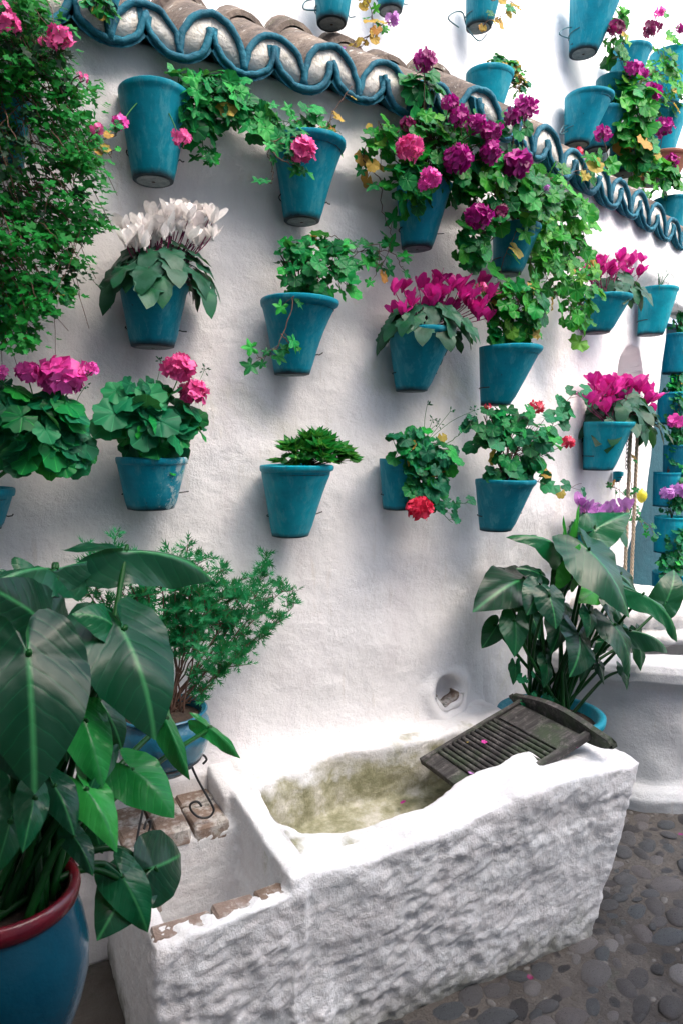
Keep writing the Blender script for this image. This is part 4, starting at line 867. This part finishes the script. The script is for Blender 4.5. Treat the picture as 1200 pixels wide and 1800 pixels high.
# ================================================================== LEFT HANGING BUSH
BX = [(-10, 70), (30, 95), (70, 125), (120, 148), (160, 172), (220, 182), (300, 176), (360, 172), (420, 176), (470, 160), (520, 120), (560, 70), (610, 45), (640, 20)]
def bx(y): return float(np.interp(y, [q[0] for q in BX], [q[1] for q in BX]))
broot = thing('hanging_bush', 'dense fine leaved ivy geranium bush with a few pink flowers filling the upper left edge', 'hanging plant', at(-20, 250, .25))
pos, tp, nr, sc = [], [], [], []; B = Pot(); B.root = broot; B.off = .25; B.back = 0; B.f = lambda x, y, o: at(x, y, o); B.top = at(-30, 200, .2)
cl = []
for _ in range(520):
    y = random.uniform(-30, 600); x = random.uniform(-140, bx(y)-8)
    if y > 430 and random.random() < .45: continue
    if x < 95 and 150 < y < 470 and random.random() < .50: continue
    cl.append((x, y, random.uniform(.12, .34)))
tw = MB()
for (x, y, o_) in cl:
    c = at(x, y, o_); s = ppm(c); n = random.randint(18, 34); rr = random.uniform(14, 26)/s
    src = at(x*.7-30, y-random.uniform(20, 120), .2); tw.tube([jit(p, .004) for p in spline([src, src.lerp(c, .5)+V3(0, -.02, .01), c], 4)], .0016, .0008, 4)
    for _ in range(n):
        u = Vector((random.gauss(0, 1), random.gauss(0, 1), random.gauss(0, 1)*.8)); q = c+u*rr*.6; q.y = min(q.y, -.01)
        pos.append(q); tp.append(Vector((u.x+random.gauss(0, .6), random.gauss(0, .5), -.5+random.gauss(0, .5)))); nr.append(Vector((random.gauss(0, .4), -.6, .8+random.gauss(0, .3)))); sc.append(random.uniform(10, 20)/s)
h = len(pos)//5
me = stuff_mesh('foliage', *TRI, pos[h:], tp[h:], nr[h:], sc[h:], wpos(broot)); o = link('foliage', me, broot, 'leaf_fine'); o['kind'] = 'stuff'
me = stuff_mesh('foliage', *TRI, pos[:h], tp[:h], nr[:h], sc[:h], wpos(broot)); o = link('foliage', me, broot, 'leaf_dark'); o['kind'] = 'stuff'
for _ in range(150):
    y = random.uniform(60, 560); x = random.uniform(-100, bx(y)-20); a_ = at(x, y, random.uniform(.08, .28)); b_ = a_+V3(random.uniform(-.08, .08), random.uniform(-.04, .04), -random.uniform(.05, .16)); addstem(tw, a_, b_, .0011, 0, 4)
tw.build('twigs', 'twig', broot)['kind'] = 'stuff'
st = MB()
for x, y, r, n in [(108, 66, 24, 10), (80, 74, 12, 6), (14, 42, 22, 9), (8, 14, 13, 6), (148, 137, 9, 5), (172, 226, 12, 5), (140, 130, 6, 4)]: head(B, x, y, r, 'petal_pink', st, off=.34, src=B.f(x-25, y+50, .25), n=n)
for pts, n in [([(60, 470), (90, 500), (120, 530)], 20), ([(30, 500), (50, 560), (40, 610)], 26), ([(80, 500), (85, 550)], 12), ([(160, 250), (190, 262), (195, 275)], 8), ([(10, 540), (10, 600)], 16), ([(150, 250), (200, 240), (215, 222)], 9)]: vine(B, pts, 'geranium', n, 13, st, off=.25, old=.08)
stems_done(st, B, 'twig')
potted('teal pot behind the hanging bush at the left edge, lower of two', -28, 480, 96, 552, 66); potted('teal pot glimpsed through the hanging bush, upper of two', 2, 165, 100, 290, 64)

# ================================================================== FEATHERY BUSH IN GLAZED POT ON IRON STAND
gp = at(285, 1248, .20); s = ppm(gp); gr = 78/s
groot = thing('glazed_planter', 'blue glazed planter with a feathery marguerite bush on the trough ledge', 'potted plant', (gp.x, gp.y, gp.z-.165))
prof = [(.045, -.165), (.07, -.163), (.085, -.15), (gr*.95, -.115), (gr*1.06, -.07), (gr*1.05, -.035), (gr*.93, -.012), (gr*.98, -.004), (gr*1.02, 0), (gr*.98, .004), (gr*.88, -.002), (gr*.85, -.03), (0, -.035)]
m = MB(); K = 64; tt = np.linspace(0, 1, 60); pr_ = np.array(prof); R_ = np.interp(tt, np.linspace(0, 1, len(prof)), pr_[:, 0]); Z_ = np.interp(tt, np.linspace(0, 1, len(prof)), pr_[:, 1])
vs = []
for r, z, t in zip(R_, Z_, tt):
    for j in range(K):
        a2 = 2*pi*j/K; e = .0045*abs(sin(8*a2+z*40))*max(0, 1-abs(z+.06)/.03) if t < .55 else 0
        vs.append(gp+V3((r+e)*cos(a2), (r+e)*sin(a2), z))
m.add(vs, [(i*K+j, i*K+(j+1) % K, (i+1)*K+(j+1) % K, (i+1)*K+j) for i in range(59) for j in range(K)]); m.build('pot', 'blue_glaze', groot)
m = MB(); m.lathe([(gr*.87, -.022), (gr*.5, -.010), (0, -.004)], gp, 20); m.build('soil', 'soil', groot)
st = MB(); pos, tp, nr, sc = [], [], [], []; base = gp+V3(.02, 0, -.01)
BR = [(200, 950, .3, 9), (185, 985, .25, 8), (330, 955, .2, 7), (345, 985, .25, 7), (400, 985, .2, 7), (430, 1010, .15, 7), (470, 1000, .12, 8), (505, 1030, .10, 8), (515, 1065, .12, 7), (480, 1105, .12, 7), (445, 1080, .2, 7), (420, 1150, .15, 5), (395, 1130, .2, 5),
      (250, 1000, .25, 8), (160, 1020, .2, 6), (135, 1015, .18, 5), (350, 1045, .25, 9), (190, 1130, .2, 6), (215, 1180, .2, 6), (380, 1060, .15, 8), (420, 1050, .2, 8), (310, 1020, .25, 8), (280, 980, .25, 7), (340, 1110, .25, 5), (300, 1060, .2, 6), (375, 1200, .2, 4), (230, 1050, .22, 6), (455, 1040, .2, 8), (370, 1010, .2, 7)]
for x, y, o_, n in BR:
    e = at(x, y, o_); s = ppm(e); b0 = base+V3(random.uniform(-.03, .03), random.uniform(-.02, .02), 0)
    W = [jit(p, .003) for p in spline([b0, b0.lerp(e, .5)+V3((e.x-b0.x)*-.05, 0, -.012), e], 8)]; st.tube(W, .0030, .0012, 5)
    for k in range(int(n*1.45)):
        p0 = W[int(len(W)*random.uniform(.55, .98))]; e2 = p0+V3(random.gauss(0, .03), random.gauss(0, .025), random.uniform(-.012, .042)); st.tube([p0, e2], .0012, .0007, 4)
        for q in range(13):
            t = random.uniform(.2, 1.05); pp = p0.lerp(e2, t); d = Vector((random.gauss(0, 1), random.gauss(0, .8), random.gauss(.45, .7)))
            pos.append(pp); tp.append(d); nr.append(Vector((random.gauss(0, .6), -.8, .6))); sc.append(random.uniform(.020, .042))
me = stuff_mesh('foliage', *FEA, pos, tp, nr, sc, wpos(groot)); o = link('foliage', me, groot, 'leaf_feather'); o['kind'] = 'stuff'
st.build('stems', 'twig', groot)['kind'] = 'stuff'
# iron stand
stand = thing('iron_plant_stand', 'black wrought iron plant stand with scrolled legs holding the blue glazed planter', 'plant stand', (gp.x, gp.y, .465))
leg = [(362, 1342), (368, 1333), (362, 1325), (350, 1324), (342, 1332), (343, 1348), (352, 1370), (365, 1395), (376, 1415), (380, 1428), (372, 1441), (355, 1443), (342, 1432), (341, 1420), (352, 1414), (360, 1422)]
lp = []
for x, y in leg: q = at(x, y, .24); lp.append((q.x-gp.x, q.z))
zmin = min(z for _, z in lp); zs = (gp.z-.13-.472)/(max(z for _, z in lp)-zmin)
for k in range(3):
    a2 = -.25+2*pi*k/3; m = MB(); m.tube(spline([gp+V3((r_)*cos(a2), (r_)*sin(a2), -gp.z+.472+(z_-zmin)*max(.75, zs)) for r_, z_ in lp], 5), .0032, k=7); m.build('leg', 'wire', stand)
m = MB(); m.tube([gp+V3((gr*.86)*cos(t), (gr*.86)*sin(t), -.13) for t in np.linspace(0, 2*pi, 33)], .0032, k=6); m.build('ring', 'wire', stand)

# ================================================================== ARUM PLANTS
AR = np.array([(0, 1), (6, .90), (14, .78), (25, .66), (40, .555), (60, .475), (85, .43), (110, .42), (130, .44), (148, .45), (160, .38), (170, .22), (180, .05)])
def arum_mesh(bow, fold, wave, seed, mat, nn=44, rings=(.15, .3, .45, .6, .75, .88, 1)):
    rd = random.Random(seed); ph = rd.uniform(0, 6); vs = [(0, 0, 0)]; fs = []; asym = rd.uniform(-.06, .06); side = rd.uniform(-.12, .12)
    for R in rings:
        for j in range(nn+1):
            th = -pi+2*pi*j/nn; r = np.interp(abs(math.degrees(th)), AR[:, 0], AR[:, 1])*R*(1+asym*np.sign(th)*sin(abs(th)))
            x = r*sin(th); y = r*cos(th); z = bow*4*y*(1-y) if y > 0 else bow*3.0*y+.0
            z += -fold*abs(x)*(1-.4*abs(x))+wave*sin(4*th+ph)*R**2+wave*.4*sin(11*th+ph*2)*R**3
            vs.append((x+side*y*(1-y), y, z))
    for j in range(nn): fs.append((0, 2+j, 1+j))
    for k in range(1, len(rings)):
        a = 1+(k-1)*(nn+1); b = 1+k*(nn+1)
        for j in range(nn): fs.append((a+j, a+j+1, b+j+1, b+j))
    me = bpy.data.meshes.new('leaf'); me.from_pydata(vs, [], fs); me.shade_smooth(); me.materials.append(M[mat]); return me
def arum(root, specs, src, srcr, seed0=0, plane=at):
    wp = wpos(root)
    for i, sp_ in enumerate(specs):
        bx_, by_, tx, ty, ob, ot, sx, nx, nz, bow, fold, young = (list(sp_)+[0]*12)[:12]
        b = plane(bx_, by_, ob); t = plane(tx, ty, ot); nrm = Vector((nx, -.8, nz))
        me = arum_mesh(bow*1.15, fold*1.1, .042, seed0+i, {0: 'leaf_arum', 1: 'leaf_arum_young', 2: 'leaf_arum_mid'}[young])
        put(me, 'leaf', root, b-wp, t-b, nrm, (t-b).length, sx=sx)
        a = src+V3(random.uniform(-1, 1)*srcr, random.uniform(-1, 1)*srcr, 0); back = (b-t).normalized()*.0
        mid = a.lerp(b, .55)+V3((a.x-b.x)*-.10, .015, .03); m = MB(); m.tube(spline([a, mid, b+V3(0, .006, -.01), b], 7), .0075, .0035, 8); m.build('stalk', 'stalk_arum', root)
# right arum in teal bowl
rc = at(967, 1252, .13); s = ppm(rc); rr_ = 88/s
ar = thing('potted_arum', 'lush arum with arrow shaped leaves in a wide teal bowl behind the washboard', 'potted plant', (rc.x, rc.y, 0), 'arum plants')
m = MB(); m.lathe([(.10, -rc.z), (.12, -rc.z+.01), (rr_*.8, -.2), (rr_*.95, -.05), (rr_*.97, -.03), (rr_*1.04, -.022), (rr_*1.05, 0), (rr_*.98, .006), (rr_*.90, 0), (rr_*.86, -.05), (0, -.05)], rc, 44)
m.build('pot', 'teal_pot', ar)
m = MB(); m.lathe([(rr_*.88, -.035), (rr_*.6, -.022), (0, -.015)], rc, 20); m.build('soil', 'soil', ar)
RA = [(985, 1085, 965, 1150, .16, .2, .9, -.1, .3, .1, .3), (1075, 1060, 1090, 1120, .16, .2, .9, .2, .4, .1, .3), (930, 1075, 945, 1125, .14, .18, .9, -.1, .3, .1, .3), (1000, 1000, 965, 1045, .10, .14, .9, -.1, .5, .1, .3), (1090, 1010, 1125, 1070, .10, .12, .9, .1, .5, .1, .3), (1030, 1150, 1020, 1200, .18, .2, .8, 0, .3, .1, .3), (960, 1165, 955, 1210, .18, .2, .8, 0, .3, .1, .3), (880, 1010, 850, 1040, .06, .06, .8, -.2, .6, .1, .3), (1035, 968, 1100, 1088, .22, .34, 1.15, .1, .5, .10, .25), (965, 1048, 975, 1106, .30, .34, 1.25, -.1, .5, .06, .2), (1035, 1078, 1032, 1122, .28, .30, 1.2, .2, .4, .08, .25), (922, 1018, 832, 1072, .12, .18, .85, -.3, .8, .12, .3), (985, 968, 888, 945, .12, .1, .6, 0, .9, .14, .5),
      (905, 1092, 903, 1156, .2, .24, 1.0, -.2, .3, .07, .2), (872, 1100, 845, 1140, .12, .12, 1.0, -.3, .4, .08, .3), (1018, 1118, 1003, 1190, .25, .32, 1.15, 0, .25, .08, .2), (1078, 1098, 1108, 1192, .28, .34, .95, .25, .45, .10, .3), (1105, 1108, 1168, 1150, .22, .22, .55, .2, .9, .12, .45),
      (1128, 1045, 1192, 1128, .30, .34, .55, .1, .8, .12, .4), (1170, 1058, 1185, 1000, .15, .1, .9, -.3, .5, .1, .2), (1005, 1015, 1018, 955, .22, .2, .9, -.2, .2, .05, .5, 1), (1045, 930, 1104, 903, .1, .08, .9, 0, .9, .05, .3), (905, 1040, 898, 1086, .05, .05, .9, 0, .1, .05, .2),
      (1052, 1168, 1060, 1205, .2, .22, .8, .1, .2, .05, .2), (1095, 1175, 1102, 1214, .15, .18, .9, .1, .2, .05, .2), (905, 1170, 902, 1205, .15, .15, .9, 0, .2, .05, .2), (945, 1035, 925, 1082, .25, .28, 1.1, -.2, .6, .08, .2), (950, 1010, 905, 1000, .16, .14, .8, 0, .8, .08, .3),
      (1060, 1128, 1040, 1160, .1, .1, .9, 0, .2, .05, .2), (990, 1060, 960, 1085, .12, .16, 1, -.1, .5, .08, .2), (1120, 1120, 1125, 1180, .1, .12, .8, .1, .1, .05, .2), (930, 1120, 945, 1160, .08, .08, .9, 0, .3, .05, .2), (1045, 1040, 1010, 1060, .12, .14, .9, 0, .6, .08, .2, 1),
      (1060, 985, 1035, 1030, .06, .08, .9, -.2, .3, .08, .2), (955, 1140, 930, 1175, .12, .14, .9, -.2, .3, .06, .2), (998, 960, 990, 905, .14, .1, .22, 0, .2, .02, .4, 1), (1012, 950, 1018, 885, .14, .1, .2, 0, .2, .02, .4, 1)]
arum(ar, RA, rc+V3(0, 0, -.02), rr_*.45, 100)
for i in range(16):                                   # small round leaves at the foot
    x, y = random.uniform(915, 975), random.uniform(1185, 1250); p = at(x, y, .16+random.uniform(0, .06)); put(random.choice(L['leaf_grey']), 'leaf', ar, p-Vector(ar.location), Vector((random.gauss(0, 1), 0, -.5)), Vector((random.gauss(0, .4), -.9, .5)), random.uniform(.02, .036))
# left arum in the big jar
jc = at(8, 1566, .86); J = .106
jar = thing('arum_in_jar', 'big arum in a round blue jar with a dark red rim, bottom left', 'potted plant', (jc.x, jc.y, .36), 'arum plants')
m = MB(); m.lathe([(J*1.0, -.022), (J*1.10, -.06), (J*1.17, -.105), (J*1.15, -.15), (J*1.03, -.20), (J*.85, -.25), (J*.68, -.30), (J*.62, -.335)], jc, 64); m.build('jar', 'jar_blue', jar)
m = MB(); m.lathe([(J*.995, -.026), (J*1.05, -.020), (J*1.08, -.006), (J*1.05, .006), (J*.98, .008), (J*.90, .0), (J*.86, -.03), (J*.86, -.06)], jc, 64); m.build('rim', 'red_glaze', jar)
m = MB(); m.lathe([(J*.63, -.335), (J*.70, -.345), (J*.72, -.38), (J*.70, -.42), (0, -.42)], jc, 40); m.build('foot', 'terracotta', jar)
m = MB(); m.lathe([(J*.88, -.042), (J*.5, -.028), (0, -.022)], jc, 24); m.build('soil', 'soil', jar)
m = MB(); m.lathe([(.16, 0), (.17, .01), (.17, jc.z-.45), (.155, jc.z-.42), (0, jc.z-.42)], (jc.x, jc.y, 0), 28); o = m.build('jar_plinth', 'patio_plaster', wp=(jc.x, jc.y, 0)); o.location = (jc.x, jc.y, 0); tag(o, 'low round plinth under the blue jar at the bottom left', 'plinth')
LA = [(50, 1150, 62, 1396, .98, 1.06, 1.0, .05, .35, .07, .22), (216, 1108, 272, 1302, .86, .95, 1.02, .15, .55, .12, .28), (205, 1105, 128, 1078, .84, .86, 1.1, 0, .8, .16, .4), (88, 1105, -40, 1025, .78, .85, 1.0, -.2, .7, .08, .2), (95, 1000, -70, 1075, .70, .80, .60, 0, .9, .16, .55),
      (100, 1000, 182, 988, .70, .60, .5, 0, .8, .05, .6), (222, 968, 374, 1022, .62, .52, .55, 0, 1.0, .10, .5), (150, 1268, 182, 1385, .90, .95, .85, .1, .3, .08, .35, 2), (232, 1352, 305, 1440, .85, .90, 1.0, .2, .6, .14, .3, 2), (150, 1385, 205, 1500, .95, 1.0, .7, .2, .5, .14, .4, 2), (185, 1330, 150, 1410, .92, .95, .6, -.2, .5, .12, .4), (60, 1300, 118, 1370, .80, .82, .8, .2, .4, .10, .3), (140, 1120, 175, 1200, .70, .70, .8, .2, .4, .12, .3), (30, 1420, 60, 1500, .78, .8, .8, .2, .3, .1, .3), (95, 1380, 130, 1470, .96, 1.0, .8, .2, .3, .14, .4), (20, 1440, -10, 1540, .98, 1.0, .8, 0, .3, .12, .4), (60, 1400, 40, 1500, 1.0, 1.04, .75, 0, .3, .14, .4), (175, 1230, 215, 1320, .74, .76, .8, .2, .4, .12, .3), (130, 1470, 165, 1540, .90, .94, .7, .2, .4, .12, .4), (10, 1300, 50, 1380, .92, .95, .8, .1, .3, .12, .3), (100, 1250, 118, 1340, .86, .9, .7, .2, .3, .14, .4),
      (232, 1545, 170, 1655, .80, .86, 1.15, -.1, .5, .12, .3), (272, 1525, 322, 1500, .80, .74, 1.6, 0, .4, .10, .25), (215, 1540, 262, 1640, .83, .86, .8, .1, .5, .10, .3), (290, 1262, 335, 1372, .62, .64, .45, .1, .5, .06, .5, 2), (366, 1278, 424, 1334, .46, .46, .42, 0, .9, .06, .4, 2), (150, 1215, 160, 1262, .80, .82, 1.1, 0, .3, .05, .2),
      (20, 1190, -40, 1330, .88, .9, 1.0, -.1, .4, .07, .2), (110, 1160, 150, 1240, .72, .72, .9, .1, .4, .07, .2), (20, 1380, 0, 1500, .85, .9, .9, 0, .2, .05, .2), (110, 1400, 90, 1480, .80, .82, .8, 0, .2, .05, .2), (40, 1020, 100, 1100, .66, .66, .8, .1, .3, .1, .3), (160, 1440, 180, 1500, .75, .75, .9, .1, .2, .05, .2), (-20, 1250, 20, 1400, .78, .8, 1, 0, .2, .05, .2)]
arum(jar, LA, jc+V3(.02, 0, -.02), J*.6, 300)

# ================================================================== WASHBOARD
LL, UL, UR_ = V3(1.245, -.185, .455), V3(1.650, -.205, .588), V3(1.650, -.510, .588)
ax = (UL-LL); AXL = ax.length; ax.normalize(); ay = (UR_-UL).normalized(); az = ax.cross(-ay).normalized(); 
if az.z < 0: az = -az
BW = .305; RM = Matrix((ax, ay, az)).transposed()
wb = thing('washboard', 'old dark wooden washboard with mossy ridges lying across the right end of the trough', 'washboard', LL.lerp(UR_, .5))
def bpt(u, v, h): return LL+ax*u+ay*v+az*h
def board(name, u0, u1, v0, v1, h0, h1, mat='old_wood'):
    me_ = MB(); me_.box(((u1-u0)/-2*0, 0, 0), (u1-u0, v1-v0, h1-h0)); bm = bmesh.new(); tmp = me_.mesh(name, False); bm.from_mesh(tmp)
    bmesh.ops.subdivide_edges(bm, edges=bm.edges[:], cuts=2, use_grid_fill=True); bmesh.ops.bevel(bm, geom=[e for e in bm.edges if e.calc_face_angle(0) > 1], offset=.002, segments=1, affect='EDGES')
    for v in bm.verts: v.co += Vector((random.uniform(-.0012, .0012), random.uniform(-.0012, .0012), random.uniform(-.0008, .0008)))
    bm.to_mesh(tmp); bm.free(); o = link(name, tmp, wb, mat); o.location = bpt((u0+u1)/2, (v0+v1)/2, (h0+h1)/2)-wpos(wb); o.rotation_mode = 'QUATERNION'; o.rotation_quaternion = RM.to_quaternion(); return o
board('panel', .012, AXL-.01, .010, BW-.01, -.006, .006)
board('end_board', 0, .055, .004, BW-.004, -.010, .012); board('end_board', AXL-.115, AXL-.02, .012, BW-.012, .004, .014); board('rail', 0, AXL+.0, -.008, .010, -.006, .018); board('rail', .0, AXL, BW-.010, BW+.012, -.006, .018)
nr_ = 13
for i in range(nr_):
    u = .068+(AXL-.20)*i/(nr_-1); m = MB(); m.tube(spline([bpt(u, .012+(BW-.026)*t, .010+random.uniform(-.0008, .0008)) for t in np.linspace(0, 1, 6)], 2), .0078, .0074, 8); m.build('ridge', 'old_wood', wb)
# curved head board
vs = []; N = 26
for i in range(N+1):
    t = i/N; v = -.075+t*(BW+.16); top = .038-.016*abs(2*t-1)**3-.020*cos(t*2*pi)*0+.012*cos((t-.5)*pi*2); bot = -.034+.03*abs(2*t-1)**6; bend = .018*sin(t*pi)
    if i in (0, N): top -= .02; bot += .01
    for du, h_ in ((-.009, bot), (.010, bot), (.011, top), (-.008, top)): vs.append(bpt(AXL+.012+du+bend*0, v, h_))
m = MB(); m.add(vs, [(i*4+j, i*4+(j+1) % 4, (i+1)*4+(j+1) % 4, (i+1)*4+j) for i in range(N) for j in range(4)]+[(3, 2, 1, 0), (N*4, N*4+1, N*4+2, N*4+3)]); sharp(m.build('head_board', 'old_wood', wb), 40)

# ================================================================== ROPE, PULLEY, SMALL HANGING THINGS
ra, rb_ = atw(1119, 768, .12), atw(1107, 768, .12)
rp = thing('well_rope', 'pair of twisted pale ropes hanging from the pulley into the well', 'rope', (ra.x, ra.y, .62))
for q0 in (ra, rb_):
    top = V3(q0.x, q0.y, q0.z+.03); n = 260
    for ph in (0, 2*pi/3, 4*pi/3):
        m = MB(); m.tube([V3(q0.x+.0042*cos(i*.42+ph), q0.y+.0042*sin(i*.42+ph), top.z-(top.z-.5)*i/n) for i in range(n+1)], .0046, k=5); m.build('strand', 'rope', rp)
pl = thing('pulley', 'dark iron pulley hidden under the cyclamen leaves above the ropes', 'pulley', (ra.x-.008, ra.y, ra.z+.06))
m = MB(); m.lathe([(.0, -.009), (.038, -.009), (.042, -.006), (.034, 0), (.042, .006), (.038, .009), (0, .009)], (0, 0, 0), 24); me = m.mesh('wheel'); me.transform(Matrix.Rotation(pi/2, 4, 'X')); o = link('wheel', me, pl, 'wire'); o.location = (0, 0, .0)
m = MB(); c0 = wpos(pl); m.tube([c0+V3(0, 0, -.01), c0+V3(0, -.014, 0), c0+V3(0, -.014, .05), c0+V3(0, 0, .062), c0+V3(0, .015, .055), c0+V3(0, .15, .08)], .005, k=8); m.build('hanger', 'wire', pl)
m = MB(); cp = atw(1102, 765, .12); W = []
for k in range(9):
    c_ = cp+V3(0, 0, -.018*k); a_ = 0 if k % 2 else pi/2
    m.tube([c_+V3(.005*cos(t)*cos(a_), .005*cos(t)*sin(a_), .011*sin(t)) for t in np.linspace(0, 2*pi, 11)], .0016, k=5)
o = m.build('chain', 'wire', wp=cp); o.location = cp; tag(o, 'short dark chain hanging beside the well ropes', 'chain')
P = potted('tiny teal bucket pot hanging on wire left of the well ropes', 1086, 829, 18, 847, 12, group='small hangings by the well', wire=False, k=20); st = MB()
for dx in (-.016, .012): st.tube([P.top+V3(dx*.6, 0, -.03), P.top+V3(dx, 0, -.13)], .0009, k=4)
vine(P, [(1102, 800), (1108, 850), (1112, 900), (1135, 930)], 'ivy', 14, 12, st, off=.10); vine(P, [(1095, 870), (1085, 860), (1065, 850)], 'ivy', 6, 12, st, off=.08); vine(P, [(1110, 900), (1140, 925), (1150, 940)], 'grey', 10, 9, st, off=.08); stems_done(st, P, 'twig')
lm = atw(1127, 872, .06); m = MB(); m.lathe([(.0005, -.036), (.008, -.032), (.018, -.022), (.025, -.006), (.025, .010), (.018, .024), (.007, .032), (.004, .038), (.0005, .040)], (0, 0, 0), 20); o = m.build('lemon', 'lemon', wp=(0, 0, 0)); o.location = lm; tag(o, 'yellow lemon hanging against the white wall right of the ropes', 'lemon')
# fallen petals
for (x, y, Z, mt) in [(826, 1363, .50, 'petal_lilac'), (850, 1308, .53, 'petal_hotpink'), (820, 1308, .53, 'leaf_old'), (708, 1414, .34, 'petal_magenta'), (1010, 1316, .56, 'petal_hotpink'), (1023, 1600, .015, 'petal_red'), (930, 1722, .02, 'petal_wine'), (1195, 1470, .015, 'petal_magenta')]:
    p = ath(x, y, Z); me = FL[mt][0] if mt in FL else L['leaf_old'][0]; o = bpy.data.objects.new('fallen_petal', me); col.objects.link(o); o.location = p+V3(0, 0, .006); o.scale = (.010,)*3; o.rotation_euler = (random.uniform(-.5, .5), random.uniform(-.5, .5), random.uniform(0, 6))
    loc = {826: 'lilac petal fallen on the lower end of the washboard', 850: 'pink petal lying on the washboard ridges', 820: 'withered brown leaf on the left rail of the washboard', 708: 'magenta petals lying on the basin floor', 1010: 'pink petal by the head board of the washboard', 1023: 'red petal on the cobbles at the right foot of the trough', 930: 'dark petal on a cobble in front of the trough', 1195: 'magenta petal on the cobbles by the well at the right edge'}[x]
    tag(o, loc, 'petal', 'fallen petals')
